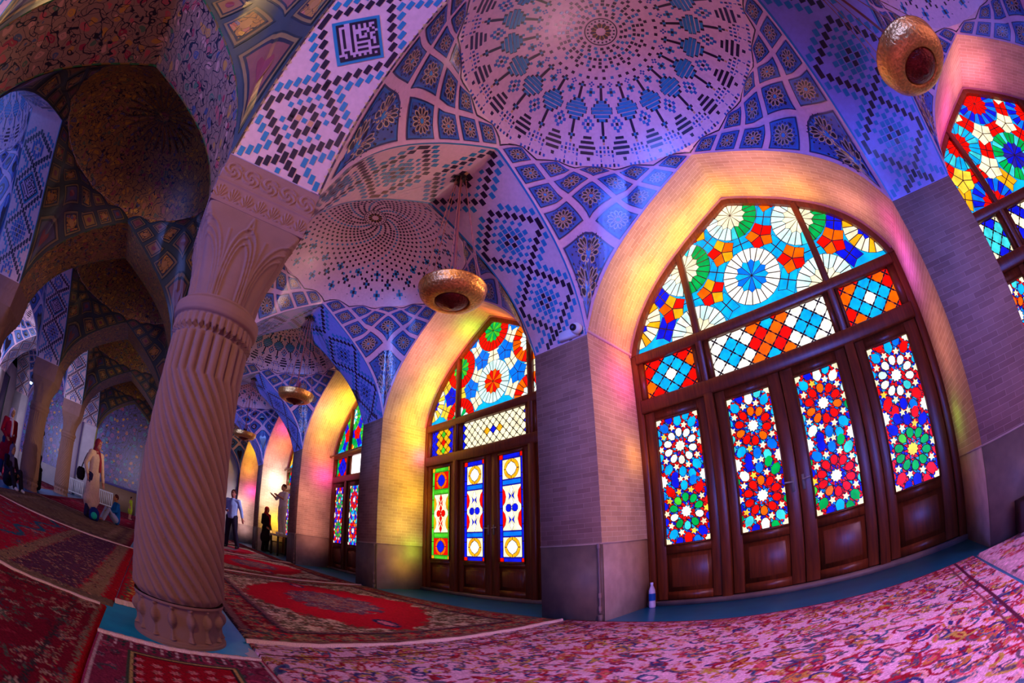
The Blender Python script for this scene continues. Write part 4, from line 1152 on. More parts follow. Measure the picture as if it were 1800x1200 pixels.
#==PART3==
# ------------------------------------------------------------------ rugs
RED = (168, 8, 40); DRED = (112, 14, 34); CREAM = (214, 176, 186); NAVY = (36, 36, 84); OCH = (170, 120, 60); GRN = (70, 96, 84); PNK = (200, 110, 140); IV = (196, 176, 160)
class Canvas:
    def __init__(s, x0, x1, y0, y1, cell, base, seed):
        s.x = np.linspace(x0, x1, int(round((x1-x0)/cell))+1); s.y = np.linspace(y0, y1, int(round((y1-y0)/cell))+1)
        s.X, s.Y = np.meshgrid(s.x, s.y, indexing='ij'); s.C = np.tile(np.array(base, float), s.X.shape+(1,)); s.r = np.random.default_rng(seed); s.cell = cell
        s.b = (x0, x1, y0, y1)
    def win(s, x, y, r):
        i0, i1 = np.searchsorted(s.x, (x-r, x+r)); j0, j1 = np.searchsorted(s.y, (y-r, y+r)); return slice(i0, i1), slice(j0, j1)
    def flower(s, x, y, r, cols, n=6):
        w = s.win(x, y, r); X, Y = s.X[w]-x, s.Y[w]-y
        d = np.hypot(X, Y)/r; a = np.arctan2(Y, X); e = .72+.22*np.cos(n*a+x*5); C = s.C[w]
        for f, c in zip((1, .84, .55, .25), cols): C[d < e*f] = c
    def leaf(s, x, y, l, w_, ang, c, c2=None):
        w = s.win(x, y, l); X, Y = s.X[w]-x, s.Y[w]-y
        u = X*math.cos(ang)+Y*math.sin(ang); v = -X*math.sin(ang)+Y*math.cos(ang)
        k = (np.abs(v) < w_*np.sqrt(np.clip(1-(u/l)**2, 0, 1))); s.C[w][k] = c
        if c2 is not None: s.C[w][(np.abs(v) < .5*w_*np.sqrt(np.clip(1-(u/l*1.4)**2, 0, 1)))] = c2
    def vine(s, x, y, r, a0, span, c, th):
        w = s.win(x, y, r*1.3); X, Y = s.X[w]-x, s.Y[w]-y
        a = np.mod(np.arctan2(Y, X)-a0, 2*PI); d = np.hypot(X, Y)-r*(1-.35*a/span)
        s.C[w][(a < span) & (np.abs(d) < th)] = c
    def scatter(s, n, box, pal, rmin, rmax, vines=None, kinds='flv'):
        x0, x1, y0, y1 = box; r = s.r
        for k in range(n):
            x, y = r.uniform(x0, x1), r.uniform(y0, y1); R = r.uniform(rmin, rmax); q = r.random()
            P = [pal[r.integers(len(pal))] for _ in range(4)]
            if q < .38 and 'v' in kinds: s.vine(x, y, R*1.1, r.uniform(0, 6.28), r.uniform(2, 5), P[0], max(s.cell*.9, .013))
            elif q < .72: s.leaf(x, y, R*.8, R*.26, r.uniform(0, 3.14), P[0], P[1])
            else: s.flower(x, y, R*.7, P, int(r.integers(5, 9)))
    def inset(s, d): x0, x1, y0, y1 = s.b; return np.minimum(np.minimum(s.X-x0, x1-s.X), np.minimum(s.Y-y0, y1-s.Y)) if d is None else None
    def frame(s, bands):
        e = s.inset(None)
        for a, b, c in bands: s.C[(e >= a) & (e < b)] = c
    def rug(s, name, label, z=.018, fringe=None, group='patterned rugs covering the floor', cat='rug'):
        x0, x1, y0, y1 = s.b
        Z = z+.0035*np.sin(s.X*3.1+s.Y*1.3)+.0035*np.sin(s.Y*4.3-s.X)
        e = s.inset(None); Z = np.where(e < .001, .001, Z)
        ni, nj = s.X.shape; I, J = np.meshgrid(np.arange(ni), np.arange(nj), indexing='ij')
        if s.cell > .012: I = np.clip(I+s.r.integers(-1, 2, I.shape), 0, ni-1); J = np.clip(J+s.r.integers(-1, 2, J.shape), 0, nj-1)
        s.C = np.clip(s.C[I, J]*(1+.08*s.r.standard_normal(I.shape)[..., None]), 0, 255)
        mb = MB(); mb.grid(np.stack([s.X, s.Y, Z], -1))
        o = mb.build(name, M_wool, None, smooth=True, pcol=s.C.reshape(-1, 3)); tag(o, label, cat, group)
        for (xa, ya, xb, yb) in (fringe or []):
            f = MB(); n = max(4, int(math.hypot(xb-xa, yb-ya)/.05)); L_ = math.hypot(xb-xa, yb-ya); nx, ny = -(yb-ya)/L_, (xb-xa)/L_
            t = np.linspace(0, 1, n*2); wob = .012*np.sin(t*23*L_/3)+.006*np.sin(t*97)
            px = xa+(xb-xa)*t+nx*wob; py = ya+(yb-ya)*t+ny*wob
            w_ = .030+.006*np.sin(t*61)
            zt = z+.016
            f.grid(np.stack([np.stack([px-nx*w_, py-ny*w_, 0*t+.004], -1), np.stack([px-nx*w_*.7, py-ny*w_*.7, 0*t+zt], -1), np.stack([px+nx*w_*.7, py+ny*w_*.7, 0*t+zt], -1), np.stack([px+nx*w_, py+ny*w_, 0*t+.004], -1)]), (226, 190, 196))
            f.build('fringe', M_wool, o)
        return o
def cream_rug(x0, x1, y0, y1, cell, label, seed, n, fr=None, dx=0):
    c = Canvas(x0, x1, y0, y1, cell, (206, 160, 196), seed)
    pal = [(158, 30, 52), (150, 40, 70), (52, 48, 110), (176, 110, 60), (96, 76, 100), (170, 140, 70), (190, 80, 100), (70, 90, 130), (206, 150, 160), (130, 24, 44)]
    c.scatter(n//12, (x0, x1, y0, y1), pal, .13, .19, kinds='f'); c.scatter(n, (x0, x1, y0, y1), pal, .035, .095)
    return c
# nearest pale rug, in front of the big door
c = cream_rug(-.53, 4.42, -3.99, -.05, .0105, '', 3, 3300)
# borders: darker edge by the wall and along the left end
e = c.Y-(-.05); k = e > -.34; c.C[k] = c.C[k]*.75+np.array((120, 26, 60))*.25; c.C[e > -.05] = (128, 20, 60)
for xx, cc, w_ in ((-.46, (120, 100, 100), .012), (-.40, (80, 30, 40), .014), (-.18, (96, 30, 44), .016), (-.12, (60, 60, 70), .010), (-.06, (170, 130, 110), .012)):
    c.C[np.abs(c.X-xx) < w_] = cc
for xx, cc, w_ in ((4.1, (120, 60, 80), .012), (4.18, (80, 30, 60), .014)): c.C[np.abs(c.X-xx) < w_] = cc
c.rug('rug', 'large pinkish cream floral rug in front of the big blue-wheeled door')
c = cream_rug(4.46, 9.2, -3.96, -.05, .03, '', 5, 600); c.rug('rug', 'pale floral rug at the right edge, beside the dark box')
# red medallion rug of the next bay
def medallion(x0, x1, y0, y1, cell, label, seed, fr, n=2600, ivory=True):
    c = Canvas(x0, x1, y0, y1, cell, RED, seed); cx, cy = (x0+x1)/2, (y0+y1)/2; a, b = (x1-x0)/2, (y1-y0)/2
    e = c.inset(None); U = (c.X-cx)/(a-.55)+.02*np.sin(c.Y*9+c.X*3)+.012*np.sin(c.X*23); W_ = (c.Y-cy)/(b-.55)+.03*np.sin(c.X*8)+.015*np.sin(c.Y*19+c.X*11)
    ang = np.arctan2(W_, U); rad = np.hypot(U, W_)
    corner = (np.abs(U)**1.5+np.abs(W_)**1.5) > .98+.05*np.cos(ang*16)
    c.C[corner] = IV
    med = np.hypot(U/.55, W_/.52) < .82+.10*np.cos(ang*12); c.C[med] = (96, 60, 84)
    med = np.hypot(U/.55, W_/.52) < .50+.08*np.cos(ang*8+.4); c.C[med] = (130, 90, 84)
    c.leaf(cx+.62*a, cy, .28, .12, 0, NAVY, PNK); c.leaf(cx-.62*a, cy, .28, .12, 0, NAVY, PNK)
    r = c.r
    for k in range(n):
        x, y = r.uniform(x0, x1), r.uniform(y0, y1); u, v = (x-cx)/(a-.55), (y-cy)/(b-.55)
        inmed = math.hypot(u/.55, v/.52) < .85; cor = abs(u)**1.5+abs(v)**1.5 > .95
        if not (inmed or cor): continue
        pal = [(60, 50, 90), (150, 130, 120), (110, 30, 60), (90, 90, 110)] if inmed else [(90, 80, 60), (70, 60, 60), (130, 60, 60), (110, 100, 80), (60, 70, 60)]
        P = [pal[r.integers(4)] for _ in range(4)]
        (c.vine(x, y, r.uniform(.05, .12), r.uniform(0, 6), 3.5, P[0], max(.012, cell*.6)) if r.random() < .5 else c.flower(x, y, r.uniform(.03, .08), P))
    c.frame([(0, .03, (60, 40, 40)), (.03, .12, (120, 84, 84)), (.12, .44, (116, 12, 34)), (.44, .50, (52, 40, 56)), (.50, .55, (120, 80, 90))])
    for k in range(n//2):
        t = r.random(); side = r.integers(4); d = r.uniform(.16, .40)
        x, y = [(x0+d, y0+t*(y1-y0)), (x1-d, y0+t*(y1-y0)), (x0+t*(x1-x0), y0+d), (x0+t*(x1-x0), y1-d)][side]
        pal = [(150, 110, 90), (60, 60, 80), (160, 130, 100), (90, 90, 70), (180, 20, 50)]
        c.flower(x, y, r.uniform(.03, .07), [pal[r.integers(5)] for _ in range(4)]) if r.random() < .6 else c.leaf(x, y, .07, .02, r.uniform(0, 3), pal[r.integers(5)])
    return c.rug('rug', label, fringe=fr)
medallion(-6.15, -.62, -3.98, -.06, .018, 'red medallion rug with ivory corners before the framed blue and green door', 11, [(-.59, -4.0, -.59, -.1), (-6.2, -3.98, -6.2, -.1)], 3600)
medallion(-11.45, -6.25, -3.98, -.06, .03, 'crimson rug before the door with the open transom', 12, [(-11.5, -3.98, -11.5, -.1)], 1200)
medallion(-17.1, -11.55, -3.98, -.06, .04, 'red rug under the man in the blue shirt', 13, [], 300)
medallion(-22.6, -17.2, -3.98, -.06, .05, 'farthest red rug of the window aisle', 14, [], 200)
# middle aisle
c = Canvas(-.86, 5.2, -9.2, -5.25, .014, (110, 16, 38), 21)
c.scatter(1500, c.b, [(60, 56, 70), (140, 40, 60), (150, 110, 96), (80, 20, 40), (70, 84, 76), (160, 130, 120)], .04, .11)
w = c.win(1.2, -7.6, 1.5); U = np.hypot((c.X-1.0)/1.7, (c.Y+7.6)/1.25) < 1+.06*np.cos(np.arctan2(c.Y+7.6, c.X-1)*14); c.C[U & (c.r.random(U.shape) < .9)] = (150, 126, 132)
c.scatter(420, (-.6, 2.6, -8.8, -6.4), [(110, 30, 50), (80, 80, 100), (150, 110, 90), (190, 160, 160)], .05, .12)
e = c.inset(None)
for a_, b_, cc in ((0, .05, (150, 14, 30)), (.05, .08, (120, 100, 84)), (.26, .29, (50, 40, 46)), (.86, .90, (120, 104, 110)), (.90, .94, (50, 50, 60)), (.94, .97, (130, 110, 110))): c.C[(e >= a_) & (e < b_)] = cc
for k in range(90):
    for yy in (-5.25-.17,): c.flower(-.8+k*.066, yy, .032, [(150, 120, 100), (90, 20, 40), (150, 120, 100), RED], 4)
c.rug('rug', 'dark red floral rug in the lower left corner', fringe=[(-.83, -9.2, -.83, -5.31)])
c = Canvas(-6.0, -.92, -9.2, -5.20, .02, (150, 16, 48), 22)
c.scatter(1500, c.b, [(180, 30, 60), (120, 60, 70), (160, 120, 120), (150, 20, 50), (40, 80, 110), (110, 90, 80)], .04, .10)
k = c.Y > -6.95+.1*np.sin(c.X*4); c.C[np.abs(c.Y+6.95+.15*np.sin(c.X*5)) < .06] = (34, 84, 112)
U = np.hypot((c.X+3.3)/1.1, (c.Y+8.3)/.5) < 1; c.C[U] = (176, 160, 170)
for a_, b_, cc in ((-5.30, -5.20, (150, 14, 30)), (-5.56, -5.32, (132, 104, 84)), (-6.34, -5.58, (84, 46, 76)), (-6.56, -6.36, (130, 104, 86))): c.C[(c.Y >= a_) & (c.Y < b_)] = cc
c.C[c.X > -1.1] = (110, 90, 80)
r = c.r
for k in range(700):
    x = r.uniform(-6, -1); y = r.uniform(-6.55, -5.4); c.flower(x, y, .035, [(40, 30, 60), (170, 130, 110), (120, 30, 50), (60, 50, 70)], 5)
c.rug('rug', 'crimson rug with a tan and violet striped border left of the near column', fringe=[(-6.02, -9.2, -6.02, -5.22)])
c = Canvas(-11.4, -6.1, -9.2, -5.33, .05, (128, 100, 84), 23); c.scatter(200, c.b, [(120, 84, 74), (134, 110, 90), (90, 60, 70)], .08, .2); c.frame([(0, .12, (120, 30, 60)), (.3, .4, (90, 60, 70)), (.55, .62, (150, 120, 110))]); c.rug('rug', 'tan rug under the woman in the long coat')
c = Canvas(-17, -11.5, -9.2, -5.33, .05, (160, 24, 60), 24); c.scatter(300, c.b, [(120, 30, 60), (190, 50, 80), (150, 100, 110)], .08, .2); c.frame([(0, .1, (150, 120, 120)), (.1, .5, (120, 20, 50))]); c.rug('rug', 'red rug beneath the small child in yellow')
c = Canvas(-22.6, -17.1, -9.2, -5.33, .06, (130, 30, 60), 25); c.scatter(200, c.b, [(110, 40, 60), (160, 80, 100)], .08, .2); c.rug('rug', 'rug at the foot of the tiled end wall')
for k, (xa, xb) in enumerate(((-22.6, -17), (-16.9, -11.4), (-11.3, -6))):
    c = Canvas(xa, xb, -14.2, -10.15, .07, [(120, 30, 60), (140, 20, 50), (150, 26, 56), (120, 20, 44), (120, 30, 50)][k], 30+k); c.scatter(200, c.b, [(90, 60, 80), (160, 60, 80), (150, 120, 120)], .08, .2); c.frame([(0, .12, (150, 110, 110))])
    c.rug('rug', 'red rug of the courtyard aisle %s' % ['at the far end', 'behind the columns', 'beside the seated person', 'past the left edge', 'farthest left'][k])
# strips between the columns
c = Canvas(.0, 4.9, -5.245, -4.0, .0105, (120, 40, 70), 41)
c.scatter(700, c.b, [(60, 40, 60), (150, 100, 120), (90, 26, 50), (160, 60, 90), (70, 70, 80)], .03, .08)
e = c.inset(None)
for a_, b_, cc in ((0, .03, (150, 40, 80)), (.03, .045, (180, 150, 160)), (.25, .27, (60, 70, 60)), (.27, .29, (170, 140, 90)), (.29, .31, (50, 30, 40))): c.C[(e >= a_) & (e < b_)] = cc
U = e > .31; c.C[U] = (150, 14, 36)
for i in range(40):
    for j in range(6): c.flower(.40+i*.115+(.05 if j % 2 else 0), -4.92+j*.115, .05, [(90, 40, 40), (190, 90, 110), (200, 130, 130), (120, 30, 40)], 6)
for xx in (.10, .17): 
    for j in range(22): c.leaf(xx+.0, -5.2+j*.055, .03, .012, 0, (40, 60, 60) if j % 2 else (190, 160, 170))
c.rug('prayer_rug', 'narrow rug with a red centre panel at the bottom edge, touching the near column base', z=.03, fringe=[(.015, -5.235, .015, -4.02)])
for xa, xb, lab in ((-5.55, -1.12, 'striped red runner behind the near column'), (-11.2, -6.8, 'runner between the hidden columns')):
    c = Canvas(xa, xb, -5.195, -4.14, .03, (160, 10, 36), 43)
    for yy, cc in ((-5.10, (60, 90, 70)), (-5.05, (190, 150, 80)), (-5.0, (170, 10, 30)), (-4.9, (50, 50, 100))): c.C[np.abs(c.Y-yy) < .022] = cc
    c.scatter(300, (xa, xb, -4.85, -4.3), [(120, 30, 50), (150, 120, 100), (60, 50, 80)], .03, .08)
    c.rug('runner_rug', lab, z=.028, fringe=[(xb, -5.19, xb, -4.14)])
# worn patch of paint beside the column
mb = MB(); mb.add([(.0+p[0], -3.99+p[1], .0022) for p in ((-.42, -.03), (-.30, .02), (-.05, .0), (-.02, -.10), (-.10, -.16), (-.16, -.08), (-.24, -.10), (-.30, -.05))], [tuple(range(8))[::-1]], (170, 170, 200)); tag(mb.build('paint_wear', M_paint), kind='structure')

# ------------------------------------------------------------------ hanging brass pans
def lamp(x, z, label, tilt=0):
    e = empty('hanging_lamp', (x, -B/2, z)); tag(e, label, 'hanging lamp', 'brass pan lamps hung from the cross arches')
    ztop = HS+HT-z-.02
    m = MB(); m.lathe([(.205, -.04), (.215, -.062), (.23, -.066), (.29, -.056), (.345, -.030), (.385, .006), (.400, .03), (.410, .07), (.418, .115), (.424, .125), (.412, .13), (.400, .08), (.385, .04), (.33, -.005), (.21, -.03)], 64, (0, 0, 0), (236, 168, 84))
    m.build('brass_rim', M_brass, e, smooth=True)
    m = MB(); m.lathe([(.001, -.155), (.025, -.15), (.04, -.132), (.08, -.126), (.13, -.108), (.17, -.082), (.20, -.055), (.212, -.04), (.2, .09), (.12, .15), (.001, .16)], 48, (0, 0, 0), (110, 40, 30))
    m.build('bowl', M_brass, e, smooth=True)
    m = MB(); m.tube([(0, 0, .15), (0, 0, ztop)], .016, 8, (150, 84, 80)); m.tube([(0, 0, .15), (0, 0, .26)], .06, 12, (40, 24, 24))
    for k in range(4): m.tube([(.06*math.cos(k), .06*math.sin(k), .22), (.07*math.cos(k+.2), .07*math.sin(k+.2), .42)], .012, 6, (150, 70, 110))
    m.build('stem', M_paint, e, smooth=True)
    for k in range(6):
        a = 2*PI*k/6+.3; m = MB(); n = 26
        p = [(.385*math.cos(a)*(1-t)+.07*math.cos(a)*t, .385*math.sin(a)*(1-t)+.07*math.sin(a)*t, .12+(ztop-.12)*t-.05*math.sin(PI*t)) for t in np.linspace(0, 1, n)]
        m.tube(p, [.0075 if i % 2 else .0045 for i in range(n)], 5, (168, 100, 90)); m.build('chain', M_paint, e)
    m = MB(); m.lathe([(.001, ztop-.05), (.06, ztop-.045), (.085, ztop-.02), (.09, ztop), (.001, ztop)], 20, (0, 0, 0), (40, 30, 24))
    for k in range(8): m.tube([(.05*math.cos(k*.785), .05*math.sin(k*.785), ztop-.03), (.12*math.cos(k*.785), .12*math.sin(k*.785), ztop-.06)], .014, 5, (50, 40, 30))
    m.build('ceiling_hook', M_paint, e, smooth=True)
lamp(-W/2, 3.90, 'brass pan lamp hanging before the orange-wheeled door, second nearest')
lamp(-W/2-PX, 3.98, 'smaller brass pan lamp in front of the blue tiled arch, above the open-transom door')
lamp(-W/2-2*PX, 3.95, 'farthest and smallest brass pan lamp, above the man in the blue shirt')
lamp(-W/2+PX, 3.80, 'engraved brass pan lamp seen from below at the top right')

# ------------------------------------------------------------------ small things on the building
def smooth_ball(mb, c, r, col_, seg=20):
    mb.lathe([(max(r*math.sin(t), .0005), -r*math.cos(t)) for t in np.linspace(0, PI, 13)], seg, c, col_)
e = empty('security_camera', (-.19, 0, HS+.05)); tag(e, 'white dome security camera on the pier between the two nearest doors', 'security camera')
m = MB(); m.bbox((-.26, -.10, -.03), (.06, -.0, .11), .02, (196, 190, 214)); m.build('housing', M_white, e)
m = MB(); smooth_ball(m, (.10, -.12, .04), .085, (200, 196, 220)); m.build('dome', M_white, e, smooth=True)
m = MB(); m.tube([(.10, -.19, .03), (.10, -.215, .025)], .05, 16, (24, 20, 34)); m.tube([(.10, -.215, .025), (.10, -.219, .025)], .02, 12, (80, 80, 130)); m.build('lens', M_paint, e)
m = MB(); m.tube([(.16, -.03, .02), (.19, -.02, .09), (.18, -.01, .14)], .012, 6, (200, 190, 210)); m.build('cable', M_white, e)
m = MB(); m.tube([(.02, -.02, HS+.05), (.025, D-.08, HS+.05)], .022, 8, (206, 170, 190)); tag(m.build('trim_1', M_paint, smooth=True), kind='structure')
for k in range(-1, 4):
    x = -k*PX-.03
    m = MB(); m.tube([(x, -.03, .12), (x, -.03, HD-.02)], .016, 8, (120, 96, 96))
    for zz in (.18, .36, HD-.04): m.tube([(x, -.03, zz-.03), (x, -.03, zz+.03)], .024, 8, (140, 110, 108))
    m.box((x-.02, -.06, 0), (x+.03, 0, .1), (110, 90, 90)); tag(m.build('trim_%d' % (k+3), M_paint), kind='structure')
# bottle
e = empty('water_bottle', (.13, 1.06, .001)); tag(e, 'clear plastic water bottle with a blue label beside the big door', 'bottle')
m = MB(); m.lathe([(.001, 0), (.045, .0), (.05, .02), (.047, .12), (.05, .22), (.046, .27), (.02, .34), (.019, .36)], 20, (0, 0, 0), (186, 170, 200)); m.build('bottle_body', M_paint, e, smooth=True)
m = MB(); m.lathe([(.0515, .11), (.0515, .22)], 20, (0, 0, 0), (0, 70, 150)); m.build('blue_label', M_paint, e, smooth=True)
m = MB(); m.lathe([(.001, .385), (.022, .385), (.023, .355)], 16, (0, 0, 0), (190, 190, 230)); m.build('cap', M_paint, e, smooth=True)
# dark box with a mark, right edge
e = empty('donation_box', (5.02, -.22, .03), -.12); tag(e, 'dark maroon box with a pale mark on the floor at the right edge', 'box')
m = MB(); m.bbox((-.06, -.12, .03), (.42, .12, .34), .02, (44, 18, 28)); m.build('box_body', M_paint, e)
m = MB(); m.box((-.04, -.10, 0), (.40, .10, .03), (150, 130, 140)); m.build('base', M_paint, e)
m = MB()
for q in ((0, .10, .03, .24), (.0, .10, .09, .125), (0, .155, .07, .18), (0, .215, .09, .24)): m.box((.04+q[0], -.124, q[1]), (.04+q[2], -.121, q[3]), (210, 200, 210))
m.build('mark', M_paint, e)
for ix, xa, xb, lab in ((2, -.35, 4.4, 'thin curtain rod across the door with the open transom'), (3, .1, 4.5, 'curtain rod across the farthest door, over the man on the table')):
    x0 = -ix*PX; m = MB(); m.tube([(x0+max(xa, .02), D-.2, 3.9), (x0+xb, D-.2, 3.95)], .03, 8, (120, 80, 60)); smooth_ball(m, (x0+max(xa, .02), D-.2, 3.9), .045, (120, 80, 60), 10)
    tag(m.build('curtain_rod', M_paint, smooth=True), lab, 'curtain rod')
# spotlight by the far column
e = empty('wall_spotlight', (-11.9, -10.28, 3.2)); tag(e, 'small glowing white spotlight high on the far left column', 'spotlight')
m = MB(); m.lathe([(.03, .0), (.07, .02), (.11, .10), (.10, .12), (.001, .12)], 16, (0, 0, 0), (150, 150, 170)); m.build('shade', M_paint, e, smooth=True)
m = MB(); smooth_ball(m, (0, 0, -.0), .055, (255, 255, 255), 12); m.build('bulb', M_bulb, e, smooth=True)
m = MB(); m.tube([(0, 0, .1), (-.1, .25, .12), (-.15, .42, .05)], .014, 6, (120, 110, 140)); m.build('bracket', M_paint, e)
# far left: noticeboard frames on the courtyard wall, small wall lamp
for (x, y, z, w_, h_, lab, cc) in ((-20.5, -3*PY+.01, 2.9, 1.3, 2.8, 'tall framed panel on the pale wall at the left edge', (120, 110, 150)), (-19.2, -3*PY+.01, 1.6, .8, 1.5, 'low framed notice board near the left edge', (150, 40, 50))):
    e = empty('notice_board', (x, y, z)); tag(e, lab, 'notice board')
    m = MB()
    for a in ((-w_/2, -h_/2, w_/2, -h_/2+.06), (-w_/2, h_/2-.06, w_/2, h_/2), (-w_/2, -h_/2, -w_/2+.06, h_/2), (w_/2-.06, -h_/2, w_/2, h_/2)): m.box((a[0], -.0, a[1]), (a[2], .05, a[3]), (60, 90, 90))
    m.build('frame', M_paint, e); m = MB(); m.box((-w_/2+.05, .005, -h_/2+.05), (w_/2-.05, .02, h_/2-.05), cc); m.build('panel', M_paint, e)
for x, y, rz, lab in ((-21.9, -9.75, .25, 'low white slatted screen between the far column and the woman in the long coat'), (-20.6, -7.75, .2, 'low white slatted screen on the floor behind the seated child')):
    e = empty('slatted_screen', (x, y, .026), PI/2+rz); tag(e, lab, 'slatted screen')
    for zz in (.12, .78):
        m = MB(); m.tube([(-.45, 0, zz), (.45, 0, zz)], .035, 8, (205, 200, 220)); m.build('rail', M_white, e)
    for k in range(9):
        m = MB(); xx = -.42+.105*k; m.box((xx-.028, -.02, .0 if k in (0, 8) else .12), (xx+.028, .02, .82), (210, 205, 222)); m.build('slat', M_white, e)
# table and easel-like chair by the farthest door
e = empty('table', (-15.45, .74, 0)); tag(e, 'dark-legged low table the man in white stands on', 'table')
m = MB(); m.bbox((-.62, -.42, .82), (.62, .40, .90), .02, (190, 176, 150)); m.build('tabletop', M_paint, e)
for sx in (-1, 1):
    for sy in (-1, 1):
        m = MB(); m.box((sx*.55-.035, sy*.34-.035, 0), (sx*.55+.035, sy*.34+.035, .82), (50, 34, 34)); m.build('leg', M_paint, e)
e = empty('folding_chair', (-16.35, .85, 0), .5); tag(e, 'slender gilt-framed chair beside the woman in black', 'chair')
m = MB(); m.bbox((-.22, -.22, .52), (.22, .22, .57), .01, (130, 110, 60)); m.build('seat', M_paint, e)
for sx in (-1, 1):
    for sy in (-1, 1):
        m = MB(); m.tube([(sx*.2, sy*.2, 0), (sx*.2, sy*.2, .53 if sy < 0 else 1.12)], .018, 6, (150, 126, 60)); m.build('leg', M_paint, e)
m = MB()
for zz in (.75, .90, 1.06): m.tube([(-.2, .2, zz), (.2, .2, zz)], .016, 6, (150, 126, 60))
m.build('backrest', M_paint, e)

# ------------------------------------------------------------------ people
def blob(parts, voxel, name, c, mat, parent, smooth_it=3, fac=.5):
    """one continuous surface from tapering limbs and ellipsoids (metres)"""
    mb = MB(); 
    for p in parts:
        if p[0] == 't':
            pts, rs = p[1], p[2]
            mb.tube([Vector(q)/S for q in pts], [r/S for r in rs], 12)
            for q, r in zip(pts, rs):
                smooth_ball(mb, tuple(Vector(q)/S), r/S, (1, 1, 1), 12)
        else:
            cx, cy, cz = p[1]; a, b, h = p[2]
            T, Pp = np.meshgrid(np.linspace(0, 2*PI, 20, endpoint=False), np.linspace(0, PI, 14))
            V = np.stack([cx+a*np.sin(Pp)*np.cos(T), cy+b*np.sin(Pp)*np.sin(T), cz-h*np.cos(Pp)], -1)/S
            mb.grid(V, closed=True)
    o = mb.build(name, mat, None)
    md = o.modifiers.new('r', 'REMESH'); md.mode = 'VOXEL'; md.voxel_size = voxel
    m2 = o.modifiers.new('s', 'SMOOTH'); m2.iterations = smooth_it; m2.factor = fac
    dg = bpy.context.evaluated_depsgraph_get(); me = bpy.data.meshes.new_from_object(o.evaluated_get(dg))
    bpy.data.objects.remove(o)
    for a in list(me.attributes):
        if a.name == 'Col': me.attributes.remove(a)
    at = me.attributes.new('Col', 'FLOAT_COLOR', 'FACE'); n = len(me.polygons)
    at.data.foreach_set('color', np.tile(np.append(lin(c), 1), n).astype(np.float32))
    me.polygons.foreach_set('use_smooth', np.ones(n, bool)); me.update()
    if not me.materials: me.materials.append(mat)
    me.name = name
    r = bpy.data.objects.new(name, me); col.objects.link(r); r.parent = parent
    return r
